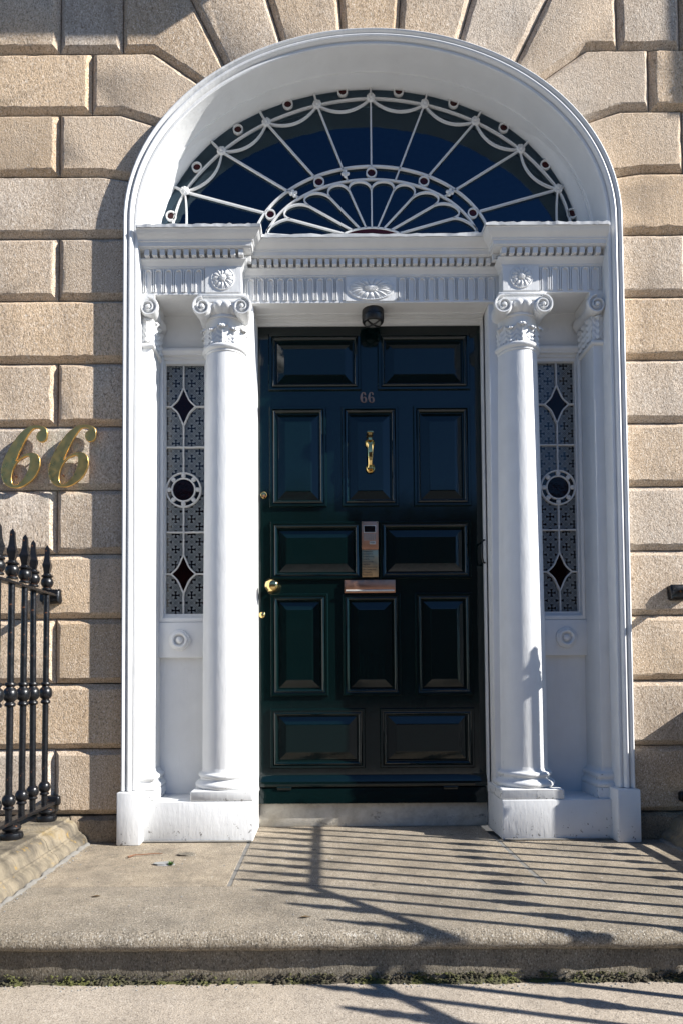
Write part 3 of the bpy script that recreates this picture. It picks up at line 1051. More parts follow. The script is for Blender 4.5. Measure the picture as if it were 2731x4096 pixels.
# petals of the inner fan
cusp = [(0, .277), (.116, .272), (.217, .235), (.327, .190), (.425, .120), (.532, .040)]
cusps = [(FX - x, HUB.y + z) for x, z in cusp[::-1]] + [(FX + x, HUB.y + z) for x, z in cusp[1:]]
for i, c in enumerate(cusps):
    c = Vector(c)
    d = (c - HUB).normalized()
    bar([c[:], on_ell(d, (.225, .132))[:]], .0095, 'spoke')
for i in range(len(cusps) - 1):
    a, b = Vector(cusps[i]), Vector(cusps[i + 1])
    mid = (a + b) / 2
    d = (mid - HUB).normalized()
    tip = on_ell(d, (ia[0] - .008, ia[1] - .008))
    w = (b - a) / 2
    h = (tip - mid)
    pts = [(mid - w * math.cos(PI * k / 14) * 1.0 + h * (math.sin(PI * k / 14) ** .8))[:] for k in range(15)]
    bar(pts, .0095, 'petal_bar')
bar(ellarc(.225, .132, 3.0, 175, 5, 30), .0125, 'hub_bar')
hub_poly = ellarc(.222, .129, 3.0, 180, 0, 30)
MB().prism(hub_poly, YB0 + .008, YB0 + .012).build('hub_pane', 'ring_red', fan)
# glass: one pane between each pair of spokes
edges = [(FX - 1.3, 2.98)] + [ (HUB + (Vector(p) - HUB).normalized() * 1.5)[:] for p in ros] + [(FX + 1.3, 2.98)]
def glass_rim(t):
    return (CX + (GA - .0) * math.cos(t), ZS + GB * math.sin(t))
def ray_rim(d):
    lo, hi = 0, 2
    for _ in range(40):
        mid = (lo + hi) / 2
        p = HUB + d * mid
        if ((p.x - CX) / GA) ** 2 + ((p.y - ZS) / GB) ** 2 > 1: hi = mid
        else: lo = mid
    return HUB + d * lo
angs = [math.atan2(2.985 - HUB.y, -1.1)] + [math.atan2(p[1] - HUB.y, p[0] - FX) for p in ros] + [math.atan2(2.985 - HUB.y, 1.1)]
angs[0] += 2 * PI
for i in range(len(angs) - 1):
    t0, t1 = angs[i], angs[i + 1]
    poly = [HUB[:]] + [ray_rim(Vector((math.cos(t0 + (t1 - t0) * k / 8), math.sin(t0 + (t1 - t0) * k / 8))))[:] for k in range(9)]
    tx, tz = random.uniform(-.004, .004), random.uniform(-.006, .002)
    vs_ = [(x, GY + tx * (x - poly[4][0]) + tz * (z - poly[4][1]), z) for x, z in poly]
    ar = sum(vs_[k][0] * vs_[(k + 1) % len(vs_)][2] - vs_[(k + 1) % len(vs_)][0] * vs_[k][2] for k in range(len(vs_)))
    if ar < 0: vs_ = vs_[::-1]
    MB().add(vs_, [tuple(range(len(vs_)))]).build('glass_pane', 'window_glass', fan, recalc=False)

# ------------------------------------------------------------------ sidelights
def make_sidelight(s, label):
    t = thing('sidelight', label, 'window', 'leaded sidelights beside the columns')
    xc = CX + s * .978
    hw = .090
    zb, zt = 1.112, 2.428
    mat = 'etched_%s' % ('b' if s > 0 else 'a')
    etched(mat, xc)
    gy = .262
    y0, y1 = .247, .2615
    # frame (the inner stile stands behind the column)
    xl, xr = sorted((CX + s * .866, CX + s * 1.068))
    m = MB()
    m.ribbon([(xl - .010, zb - .010), (xr + .010, zb - .010), (xr + .010, zt + .010), (xl - .010, zt + .010)], .020, .236, .275, True, False)
    m.build('frame', 'white_paint', t)
    m = MB()
    m.ribbon([(xl - .024, zb - .024), (xr + .026, zb - .024), (xr + .026, zt + .030), (xl - .024, zt + .030)] if s > 0 else
             [(xl - .026, zb - .024), (xr + .024, zb - .024), (xr + .024, zt + .030), (xl - .026, zt + .030)], .022, .226, .30, True, False)
    m.build('frame', 'white_paint', t)
    MB().cbox(min(CX + s * .845, CX + s * 1.095), max(CX + s * .845, CX + s * 1.095), .206, .26, 1.067, 1.090, .004).build('sill', 'white_paint', t, smooth=30)
    def b(pts, w=.0085, name='lead_bar', closed=False):
        o = MB().ribbon(pts, w, y0, y1, closed).build(name, 'white_bar', t, smooth=40)
        return o
    def jag(p, q_, k=10):
        return [(p[0] + (q_[0] - p[0]) * i / k + random.uniform(-.0007, .0007), p[1] + (q_[1] - p[1]) * i / k + random.uniform(-.0007, .0007)) for i in range(k + 1)]
    d1, d2, zc = 2.206, 1.322, 1.765
    dh, dw = .101, .064
    r1, r2 = .089, .060
    for zh in (1.990, 1.541):
        b(jag((xl, zh), (xr, zh)))
    for (a, c) in ((zt, d1 + dh), (d1 - dh, zc + r1), (zc - r1, d2 + dh), (d2 - dh, zb)):
        b(jag((xc, a), (xc, c)))
    for dz in (d1, d2):
        b([(xl, dz), (xc - dw, dz)]); b([(xc + dw, dz), (xr, dz)])
        pts = []
        cs = [(xc, dz + dh), (xc + dw, dz), (xc, dz - dh), (xc - dw, dz)]
        for i in range(4):
            p, q_ = Vector(cs[i]), Vector(cs[(i + 1) % 4])
            cen = Vector((xc, dz))
            for k in range(10):
                u = k / 10
                pp = p + (q_ - p) * u
                pp += (cen - pp).normalized() * (.011 * 4 * u * (1 - u))
                pts.append(pp[:])
        b(pts, .0085, 'diamond_lead', True)
        MB().prism(pts, gy - .0075, gy - .005).build('diamond_pane', 'dark_red_glass', t)
    for r in (r1, r2):
        b([(xc + r * math.cos(2 * PI * k / 40), zc + r * math.sin(2 * PI * k / 40)) for k in range(40)], .0095, 'lead_ring', True)
    MB().lathe([(r1, 0), (r1, .003)], 40, (xc, gy - .001, zc), 'y').build('ring_pane', 'dark_glass', t)
    MB().lathe([(r2, 0), (r2, .003)], 40, (xc, gy - .005, zc), 'y').build('roundel_pane', 'dark_red_glass', t)
    star = MB()
    for k in range(6):
        star.lathe([(.0055, 0), (.005, .006), (.002, .009)], 8, (.0075 * math.cos(PI / 3 * k), 0, .0075 * math.sin(PI / 3 * k)), 'y')
    star.lathe([(.007, 0), (.005, .010)], 8, (0, 0, 0), 'y')
    star = star.build('star', 'white_bar', mesh_only=True, smooth=50)
    for k in range(8):
        a = PI / 2 + k * PI / 4
        put('star', star, t, (xc + .0745 * math.cos(a), .254, zc + .0745 * math.sin(a)), (0, -a, 0))
    # etched panes between the leads, each very slightly out of true
    zs_ = [zb, d2, 1.541, zc, 1.990, d1, zt]
    for i in range(6):
        for sx in (-1, 1):
            x0, x1 = (xl, xc) if sx < 0 else (xc, xr)
            e = random.uniform(-.0012, .0012)
            g_ = random.uniform(-.0012, .0012)
            MB().add([(x0, gy + e, zs_[i]), (x1, gy - e, zs_[i]), (x1, gy - e + g_, zs_[i + 1]), (x0, gy + e + g_, zs_[i + 1])], [(0, 1, 2, 3)]).build('glass_pane', mat, t)
    return t
make_sidelight(-1, 'tall leaded sidelight with etched crosses on the doorknob side of the door')
make_sidelight(1, 'tall leaded sidelight with etched crosses, shaded, on the hinge side of the door')

# ------------------------------------------------------------------ front door
door = thing('front_door', 'glossy dark green twelve-panel front door with brass knocker and knob', 'door', loc=(0, 0, 0))
DYF = .300
rows = ((2.307, 2.610, (.047, .532)), (1.683, 2.217, (.148, .232, .530)), (1.297, 1.601, (.048, .526)), (.684, 1.219, (.150, .230, .527)), (.307, .614, (.041, .530)))
MB().box(CX - .592, CX + .592, DYF + .014, DYF + .05, .215, 2.672).build('leaf_core', 'door_paint', door)
for s in (-1, 1):
    x0, x1 = sorted((CX + s * .520, CX + s * .592))
    MB().box(x0, x1, DYF, DYF + .013, .215, 2.672).build('stile', 'door_paint', door)
for (z0, z1) in ((2.600, 2.672), (2.207, 2.317), (1.591, 1.693), (1.209, 1.307), (.604, .694), (.215, .317)):
    MB().box(CX - .5195, CX + .5195, DYF, DYF + .013, z0, z1).build('rail', 'door_paint', door)
for (z0, z1, xs) in rows:
    for s in ((0,) if len(xs) == 2 else (-1, 1)):
        if s == 0: x0, x1 = CX - xs[0] - .01, CX + xs[0] + .01
        else: x0, x1 = sorted((CX + s * (xs[0] - .01), CX + s * (xs[1] + .01)))
        MB().box(x0, x1, DYF + .0002, DYF + .013, z0 + .0102, z1 - .0102).build('muntin', 'door_paint', door)
def panel(x0, x1, z0, z1):
    prof = [(-.004, .002), (0, -.010), (.002, -.0125), (.012, -.0125), (.014, -.008), (.017, -.007), (.019, -.013), (.024, -.016), (.029, -.0135), (.033, -.008), (.035, .000), (.038, .000), (.040, .009)]
    def loop(d): return [(x0 + d, z0 + d), (x1 - d, z0 + d), (x1 - d, z1 - d), (x0 + d, z1 - d)]
    def loft(prof, cap):
        vs_ = [(x, DYF + y, z) for d, y in prof for x, z in loop(d)]
        fs = [(i * 4 + k, i * 4 + (k + 1) % 4, (i + 1) * 4 + (k + 1) % 4, (i + 1) * 4 + k) for i in range(len(prof) - 1) for k in range(4)]
        if cap: fs.append(tuple((len(prof) - 1) * 4 + k for k in range(4)))
        return MB().add(vs_, fs)
    pm = loft(prof, False).build('panel_moulding', 'door_paint', door, smooth=28)
    f = loft([(.037, .0085), (.040, .0080), (.080, -.0020), (.0802, -.0078), (.084, -.0082)], True)
    f.build('raised_panel', 'door_paint', door)
for s in (-1, 1):
    for (a, b, z0, z1) in ((.047, .532, 2.307, 2.610), (.232, .530, 1.683, 2.217), (.048, .526, 1.297, 1.601), (.230, .527, .684, 1.219), (.041, .530, .307, .614)):
        x0, x1 = sorted((CX + s * a, CX + s * b))
        panel(x0, x1, z0, z1)
panel(CX - .148, CX + .148, 1.683, 2.216)
panel(CX - .150, CX + .150, .684, 1.217)
# weather board and hinged flap
m = MB().plan_sweep([(CX - .590, DYF), (CX + .590, DYF)], [(-.01, .270), (.006, .270), (.012, .264), (.020, .240), (.024, .218), (.022, .212), (-.01, .212)])
m.build('weather_board', 'door_paint', door, smooth=30)
m = MB().plan_sweep([(CX - .588, DYF), (CX + .588, DYF)], [(-.03, .205), (.016, .205), (.030, .140), (.031, .128), (.020, .124), (-.03, .126)])
m.build('draught_flap', 'door_paint', door, smooth=30)
for x in (-.46, .40):
    m = MB().tube([(CX + x - .038, DYF - .023, .2085), (CX + x + .038, DYF - .023, .2085)], .0055, 10)
    m.box(CX + x - .036, CX + x + .036, DYF - .024, DYF - .020, .196, .206)
    m.build('flap_hinge', 'door_paint', door, smooth=40)
# fittings
def ybase(name, prof, c, mat, parent=door, n=32, sm=40):
    return MB().lathe(prof, n, c, 'y').build(name, mat, parent, smooth=sm)
kx, kz = -.497, 1.258
kn = ybase('door_knob', [(.030, 0), (.030, .004), (.024, .008), (.013, .014), (.012, .030), (.022, .036), (.034, .042), (.0385, .052), (.0375, .062), (.030, .070), (.029, .073), (.018, .079), (.004, .082)], (kx, DYF, kz), 'brass', n=40, sm=60)
yl = ybase('cylinder_lock', [(.019, 0), (.019, .007), (.016, .011), (.0150, .010), (.001, .0102)], (-.544, DYF, 1.746), 'brass')
ybase('key_plug', [(.0062, 0), (.006, .0125), (.001, .013)], (-.543, DYF, 1.741), 'bronze', yl)
MB().box(-.544, -.542, DYF - .0145, DYF - .012, 1.737, 1.745).build('key_slot', 'ink', yl)
es = ybase('keyhole_plate', [(.0155, 0), (.0155, .003), (.012, .006), (.001, .0065)], (-.556, DYF, 1.110), 'brass')
MB().lathe([(.0042, 0), (.0042, .001)], 14, (-.556, DYF - .0062, 1.113), 'y').box(-.558, -.554, DYF - .0072, DYF - .0062, 1.101, 1.113).build('keyhole', 'ink', es)
# letter plate
MB().cbox(-.124, .144, DYF - .012, DYF, 1.222, 1.291, .003).build('letter_plate', 'bronze', door, smooth=30)
lp = MB().cbox(-.117, .137, DYF - .018, DYF - .010, 1.238, 1.285, .003).build('letter_flap', 'bronze', door, smooth=30)
MB().tube([(-.117, DYF - .021, 1.233), (.137, DYF - .021, 1.233)], .005, 10).build('flap_lip', 'push_plate', lp, smooth=True)
# knocker
kx = .016
kno = MB()
kno.lathe([(.0255, 0), (.0255, .003), (.023, .006), (.0205, .005), (.0185, .007), (.016, .006), (.013, .009), (.001, .010)], 36, (kx, DYF - .015, 2.015), 'y')
kno.lathe([(.0255, 0), (.0255, .003), (.023, .006), (.0205, .005), (.0185, .007), (.016, .006), (.012, .012), (.001, .013)], 36, (kx + .002, DYF - .015, 1.882), 'y')
knob_o = kno.build('knocker', 'brass', door, smooth=40)
kk = MB()
kk.cbox(kx - .017, kx + .017, DYF - .052, DYF - .012, 2.060, 2.068, .002)
kk.cbox(kx - .014, kx + .014, DYF - .048, DYF - .014, 2.067, 2.072, .002)
kk.plan_sweep([(kx - .009, DYF - .02), (kx + .009, DYF - .02)], [(.0, 2.018), (.024, 2.024), (.022, 2.045), (.028, 2.061), (0, 2.061)])
kk.build('knocker_bracket', 'brass', knob_o, smooth=30)
kk = MB()
secs = [(2.010, .020, .012, .012), (2.004, .036, .0125, .014), (1.985, .043, .0140, .012), (1.955, .044, .0135, .011), (1.925, .040, .0115, .011), (1.905, .033, .0105, .010), (1.892, .024, .010, .010), (1.880, .014, .012, .010)]
vs_, fs = [], []
for (z, y, hw, dp) in secs:
    yy = DYF - .015 - y
    vs_ += [(kx - hw, yy + dp, z), (kx - hw, yy + .003, z), (kx - hw * .7, yy, z), (kx + hw * .7, yy, z), (kx + hw, yy + .003, z), (kx + hw, yy + dp, z)]
for i in range(len(secs) - 1):
    for j in range(6):
        fs.append((i * 6 + j, i * 6 + (j + 1) % 6, (i + 1) * 6 + (j + 1) % 6, (i + 1) * 6 + j))
fs.append(tuple(range(6))); fs.append(tuple((len(secs) - 1) * 6 + j for j in range(6)))
kk.add(vs_, fs)
kk.cbox(kx - .0135, kx + .0135, DYF - .052, DYF - .020, 1.870, 1.876, .002)
kk.build('knocker_hammer', 'brass', knob_o, smooth=30)
# entry phone plate
ip = MB().cbox(-.032, .057, DYF - .012, DYF, 1.452, 1.601, .003).build('entry_phone', 'bronze', door, smooth=30)
npl = MB().cbox(-.031, .056, DYF - .009, DYF, 1.306, 1.4515, .002).build('name_plate', 'bronze_dull', door, smooth=30)
fy = DYF - .0121
MB().box(-.018, .041, fy - .0006, fy + .002, 1.543, 1.577).build('camera_window', 'dark_glass', ip)
MB().ribbon([(-.019, 1.542), (.042, 1.542), (.042, 1.578), (-.019, 1.578)], .0025, fy - .002, fy + .001, True, False).build('window_rim', 'push_plate', ip)
for i in range(6):
    x = -.0155 + i * .0107
    MB().ribbon([(x, 1.501), (x, 1.535)], .0045, fy - .0004, fy + .001, rnd=False).build('speaker_slot', 'ink', ip)
    MB().ribbon([(x - .0022, 1.535), (x - .0022, 1.503), (x, 1.4995), (x + .0022, 1.503), (x + .0022, 1.535)], .0013, fy - .0012, fy + .001, rnd=False).build('slot_rim', 'push_plate', ip)
pb = MB().cbox(.010, .042, fy - .002, fy + .001, 1.479, 1.495, .001).build('push_button', 'push_plate', ip)
for x in (-.026, .051):
    ybase('screw', [(.004, 0), (.0035, .0015), (.001, .002)], (x, fy, 1.594), 'brass', ip, 12)

def text(txt, size, loc, mat, parent, name='lettering', depth=.0006, sx=1.0):
    cu = bpy.data.curves.new(name, 'FONT')
    cu.body = txt
    cu.size = size
    cu.extrude = depth
    cu.resolution_u = 3
    o = bpy.data.objects.new(name, cu)
    COL.objects.link(o)
    dg = bpy.context.evaluated_depsgraph_get()
    me = bpy.data.meshes.new_from_object(o.evaluated_get(dg))
    bpy.data.objects.remove(o)
    bpy.data.curves.remove(cu)
    me.materials.clear()
    me.materials.append(M[mat])
    o = put(name, me, parent, loc, (R(90), 0, 0))
    o.scale.x = sx
    return o
text('PUSH', .0125, (.0125, fy - .0024, 1.4825), 'ink', ip, sx=.85)
for i, ln in enumerate(('Trio Capital Limited', 'Ernest Gowdy & Co.', 'Fitzwilliam Park Group', 'Four Star Plan', 'Gilmore & Associates', 'Global Wealth',
                        'Michael Holmes & Associates', 'Iceford Consulting Limited', 'J.J. McGann & Co.', 'Permanson Limited')):
    text(ln, .0105, (-.0275, DYF - .0094, 1.4395 - i * .0139), 'ink', npl, 'lettering', .0004, .62)

# numerals: outline of a six from a traced shape
def six_outline(slant=True):
    outer = [(600, 668), (596, 648), (580, 632), (555, 624), (520, 622), (482, 632), (432, 670), (387, 725), (347, 790), (320, 850), (308, 905), (312, 950), (330, 988), (364, 1011), (410, 1015),
             (460, 998), (508, 962), (538, 917), (553, 872), (550, 832), (532, 806), (502, 797), (466, 803), (432, 822), (399, 853), (406, 822), (432, 765), (462, 705), (490, 662), (515, 640), (540, 637), (556, 644),
             (562, 654), (545, 668), (536, 690), (542, 712), (560, 725), (580, 722), (595, 705)]
    hole = [(470, 812), (490, 822), (494, 850), (488, 885), (470, 930), (440, 974), (408, 1001), (382, 999), (370, 976), (370, 940), (379, 900), (402, 858), (432, 828)]
    return outer, hole
def six_mesh(name, mat, k, skew, sx, depth, bevel):
    outer, hole = six_outline()
    cu = bpy.data.curves.new(name, 'CURVE')
    cu.dimensions = '2D'
    cu.fill_mode = 'BOTH'
    cu.extrude = depth
    cu.bevel_depth = bevel
    cu.bevel_resolution = 2
    for pts in (outer, hole):
        P = [((x - 430) * k, -(y - 820) * k) for x, y in pts]
        P = [((x - y * skew) * sx, y) for x, y in P]
        P = cat(P + [P[0]], 4)[:-1]
        sp = cu.splines.new('POLY')
        sp.points.add(len(P) - 1)
        for i, (x, y) in enumerate(P): sp.points[i].co = (x, y, 0, 1)
        sp.use_cyclic_u = True
    o = bpy.data.objects.new(name, cu)
    COL.objects.link(o)
    dg = bpy.context.evaluated_depsgraph_get()
    me = bpy.data.meshes.new_from_object(o.evaluated_get(dg))
    bpy.data.objects.remove(o)
    me.materials.clear()
    me.materials.append(M[mat])
    return me
six_big = six_mesh('brass_numeral', 'wall_brass', 7.587e-4, 0, 1, .004, .0028)
six_small = six_mesh('number', 'bronze', 1.43e-4, .42, .92, .0012, .0006)
for i, (x, z, lab) in enumerate(((-1.686, 1.850, 'polished brass italic numeral 6 on the granite, farther from the door'), (-1.455, 1.853, 'polished brass italic numeral 6 on the granite, nearer the door'))):
    o = put('brass_numeral', six_big, None, (x, -.022, z), (R(91.0 + .8 * i), R(.6 * i), R(-2 + 3 * i)))
    tag(o, lab, 'numeral', 'brass house number on the granite')
    for (dx, dz) in ((-.03, -.09), (.055, -.01)):
        MB().lathe([(.004, 0), (.004, .025)], 8, (dx, 0, 0), 'y').build('fixing_pin', 'bronze', o, loc=(0, dz, -.02)).rotation_euler = (R(-90), 0, 0)
for x in (-.0175, .0235):
    put('number', six_small, door, (x, DYF - .0025, 2.268), (R(90), 0, 0))
# pull handle on the hinge-side lining
m = MB().tube([(CX + .590, .262, 1.372), (CX + .578, .245, 1.376), (CX + .572, .238, 1.400), (CX + .571, .237, 1.43), (CX + .572, .238, 1.465), (CX + .578, .245, 1.488), (CX + .590, .262, 1.492)], .0052, 8)
tag(m.build('door_hook', 'black_plastic', None, smooth=True), 'small black bowed metal hook on the right jamb of the door', 'hook')
# threshold
tag(MB().cbox(CX - .594, CX + .594, .306, .42, .0, .128, .006).build('threshold', 'sill_render', None, smooth=30), 'weathered grey plastered threshold under the dark green door', 'threshold')
# porch lamp
lamp = thing('porch_lamp', 'round black bulkhead lamp under the lintel above the door', 'lamp', loc=(CX + .014, .196, 2.68))
MB().lathe([(.052, .003), (.056, 0), (.057, -.030), (.055, -.031), (.057, -.033), (.056, -.056), (.050, -.064), (.044, -.065)], 40).build('housing', 'black_plastic', lamp, smooth=35)
MB().lathe([(.043, -.060), (.040, -.0655), (.020, -.069), (.002, -.070)], 32).build('lens', 'lens', lamp, smooth=50)
for a in (45, 135):
    c_, s_ = math.cos(R(a)), math.sin(R(a))
    MB().tube([(-.047 * c_, -.047 * s_, -.064), (-.02 * c_, -.02 * s_, -.071), (.02 * c_, .02 * s_, -.071), (.047 * c_, .047 * s_, -.064)], .005, 8).build('guard_bar', 'black_plastic', lamp, smooth=True)

# ------------------------------------------------------------------ hall behind the glass
hall = MB()
hall.add([(-1.7, .42, -.02), (1.7, .42, -.02), (1.7, 6, -.02), (-1.7, 6, -.02), (-1.7, .42, 4.3), (1.7, .42, 4.3), (1.7, 6, 4.3), (-1.7, 6, 4.3)],
         [(0, 1, 2, 3), (4, 5, 6, 7), (2, 3, 7, 6), (0, 3, 7, 4), (1, 2, 6, 5)])
hall = tag(hall.build('hall', 'hall_wall', None), kind='structure')
for s in (-1, 1):
    MB().plan_sweep([(s * 1.7 - (0 if s > 0 else 0), .5), (s * 1.7, 5.9)] if s < 0 else [(1.7, 5.9), (1.7, .5)], [(0, 3.9), (-.05, 3.9), (-.08, 4.0), (-.2, 4.1), (-.25, 4.29), (0, 4.29)]).build('hall_cornice', 'hall_wall', hall)

# ------------------------------------------------------------------ landing and steps
land = tag(MB().box(-1.44, 1.44, -1.02, .32, -.155, -.03).build('landing', 'joint_mortar', None), kind='structure')
def slab(poly, zt, zb, mat, parent, name='paving_slab', ch=.004):
    """slab from a plan polygon with worn edges"""
    out = resample(poly, .08)
    inn = [(x + random.uniform(-.0012, .0012), y + random.uniform(-.0012, .0012)) for x, y in inset(out, ch)]
    n = len(out)
    vs_ = [(x, y, zb) for x, y in out] + [(x, y, zt - ch) for x, y in out] + [(x, y, zt) for x, y in inn]
    fs = [(k * n + i, k * n + (i + 1) % n, (k + 1) * n + (i + 1) % n, (k + 1) * n + i) for k in range(2) for i in range(n)]
    fs.append(tuple(2 * n + i for i in range(n)))
    return MB().add(vs_, fs).build(name, mat, parent, smooth=25)
g = .006
JY = -.685
slab([(-1.375, .02), (-1.375, JY + .0015), (-.592 - g, JY + .0015), (-.592 - g, .02)], 0, -.12, 'slab_granite', land)
slab([(-.592 + g, .318), (-.592 + g, JY + .0015), (.587 - g, JY + .0015), (.587 - g, .318)], .0005, -.12, 'slab_granite', land)
slab([(.587 + g, .02), (.587 + g, JY + .0015), (1.355, JY + .0015), (1.355, .02)], 0, -.12, 'slab_granite', land)
# mortar in the two long joints
for x in (-.592, .587):
    MB().box(x - g - .003, x + g + .003, JY, .1, -.03, -.0015).build('mortar_joint', 'joint_mortar', land)
# front slab with a rounded nosing
def nosing(z, yb, yf, x0, x1, mat, name, parent, r=.030, under=.05, riser=.16):
    k = 90
    prof = [(yb, 0)]
    for i in range(9):
        a = PI / 2 * i / 8 * 2
        prof.append((yf + r - r * math.sin(a) * 1.0, -r + r * math.cos(a)))
    prof += [(yf + .036, -2 * r - .001), (yf + .055, -2 * r - .003)]
    rp = MB().cbox(x0, x1, yf + .037, yf + .12, z - riser, z - 2 * r - .001, .003)
    rp.build('riser', 'riser_granite', parent, smooth=30)
    vs_, fs = [], []
    n = len(prof)
    for i in range(k + 1):
        x = x0 + (x1 - x0) * i / k
        w = .003 * math.sin(i * .17) + .0015 * math.sin(i * .9 + 1)
        for j, (y, zz) in enumerate(prof):
            q_ = 1.0 if 0 < j < 10 else .4
            if j == 0: vs_.append((x, y, z))
            else: vs_.append((x, y + (w + random.uniform(-.0016, .0016)) * q_, z + zz + (random.uniform(-.0012, .0008) - .002 * math.sin(i * .11)**2) * (q_ if j > 1 else .5)))
    for i in range(k):
        for j in range(n - 1):
            fs.append((i * n + j, (i + 1) * n + j, (i + 1) * n + j + 1, i * n + j + 1))
    return MB().add(vs_, fs).build(name, mat, parent, smooth=60)
nosing(.0, JY - .0015, -1.148, -1.43, 1.43, 'nosing_granite', 'paving_slab', land)
step = tag(MB().box(-1.43, 1.43, -1.38, -.95, -.33, -.20).build('front_step', 'joint_mortar', None), kind='structure')
nosing(-.163, -1.06, -1.50, -1.43, 1.43, 'step_granite', 'step_slab', step)
nosing(-.325, -1.40, -1.85, -1.43, 1.43, 'step_granite', 'step_slab', step)
# street level
tag(MB().box(-30, 30, -5.2, -1.7, -.62, -.49).build('pavement', 'pavement', None), kind='structure')
tag(MB().add([(-150, -160, -.62), (150, -160, -.62), (150, 8, -.62), (-150, 8, -.62)], [(0, 1, 2, 3)]).build('road', 'asphalt', None), kind='structure')

# ------------------------------------------------------------------ moulded kerbs carrying the railings
def make_kerb(s, label):
    t = thing('kerb', label, 'kerb', 'moulded stone kerbs under the railings')
    prof = [(1.352, -.02), (1.352, .006), (1.355, .020), (1.362, .033), (1.374, .043), (1.384, .046), (1.386, .054), (1.393, .0555), (1.399, .062), (1.403, .076),
            (1.409, .091), (1.420, .103), (1.436, .109), (1.440, .110), (1.443, .1205), (1.60, .122), (1.62, .11), (1.62, -.02)]
    lens = [(-.016, -.36), (-.363, -1.24)]
    for (ya, yb_) in lens:
        k = 26
        vs_, fs = [], []
        n = len(prof)
        for i in range(k + 1):
            y = ya + (yb_ - ya) * i / k
            w = .0015 * math.sin(y * 13) + .001 * math.sin(y * 31 + 1)
            for (x, z) in prof:
                vs_.append((s * (x + (w + random.uniform(-.0008, .0008)) * (1 if .01 < z < .115 else .3)), y, z + (random.uniform(-.0008, .0008) if z > .02 else 0)))
        for i in range(k):
            for j in range(n - 1):
                fs.append((i * n + j, (i + 1) * n + j, (i + 1) * n + j + 1, i * n + j + 1))
        fs.append(tuple(range(n))); fs.append(tuple(k * n + j for j in range(n)))
        MB().add(vs_, fs).build('kerb_stone', 'kerb_stone', t, smooth=28)
    # sloping kerb down the steps
    vs_, fs = [], []
    n = len(prof)
    for i in range(21):
        y = -1.243 - .62 * i / 20
        for (x, z) in prof:
            vs_.append((s * (x + random.uniform(-.002, .002)), y, z - .57 * (-1.243 - y)))
    for i in range(20):
        for j in range(n - 1):
            fs.append((i * n + j, (i + 1) * n + j, (i + 1) * n + j + 1, i * n + j + 1))
    fs.append(tuple(range(n))); fs.append(tuple(20 * n + j for j in range(n)))
    MB().add(vs_, fs).build('kerb_stone', 'kerb_stone', t, smooth=28)
    # cement bead along the foot
    pts = [(s * (1.346 + random.uniform(-.006, .004)), -.03 - i * .025, .000) for i in range(45)]
    MB().tube(pts, [.011 + random.uniform(-.006, .004) for _ in pts], 8).build('cement_bead', 'joint_mortar', t, smooth=True)
    return t
make_kerb(-1, 'lichen-stained moulded stone kerb under the black railing at the left')
make_kerb(1, 'moulded stone kerb at the right edge, under the shadowed railing foot')

# ------------------------------------------------------------------ iron railings
bal = MB()
bal.lathe([(.013, .190), (.0135, .245), (.020, .247), (.022, .252), (.018, .257), (.016, .259), (.022, .264), (.0265, .274), (.0272, .283), (.0255, .293), (.020, .302), (.014, .307), (.0135, .32),
           (.0135, .660), (.0135, .664), (.020, .667), (.0225, .673), (.020, .680), (.0155, .684), (.0165, .687), (.025, .694), (.0290, .706), (.0295, .715), (.0285, .725), (.024, .736), (.0165, .743), (.0155, .746),
           (.020, .750), (.0225, .757), (.020, .763), (.0135, .766), (.0132, 1.172)], 20)
bal_m = bal.build('baluster', 'iron_paint', mesh_only=True, smooth=40)
fin = MB()
fin.lathe([(.0235, 1.184), (.0235, 1.190), (.019, 1.193), (.017, 1.195), (.021, 1.199), (.0265, 1.208), (.0285, 1.219), (.0268, 1.230), (.020, 1.240), (.016, 1.242), (.024, 1.2435), (.027, 1.248), (.024, 1.2525), (.018, 1.254), (.018, 1.258), (.016, 1.260)], 20)
prof4 = [(.0165, 1.258), (.0175, 1.268), (.0245, 1.292), (.0255, 1.302), (.021, 1.312), (.0165, 1.330), (.0140, 1.352), (.0130, 1.374), (.0120, 1.380), (.001, 1.3945)]
fin.lathe(prof4, 4)
fin_m = fin.build('finial', 'iron_paint', mesh_only=True, smooth=30)
foot_m = MB().lathe([(.020, .118), (.043, .121), (.047, .133), (.043, .146), (.026, .149), (.024, .152), (.034, .156), (.038, .166), (.032, .176), (.018, .180), (.018, .189)], 22).build('foot', 'iron_paint', mesh_only=True, smooth=50)
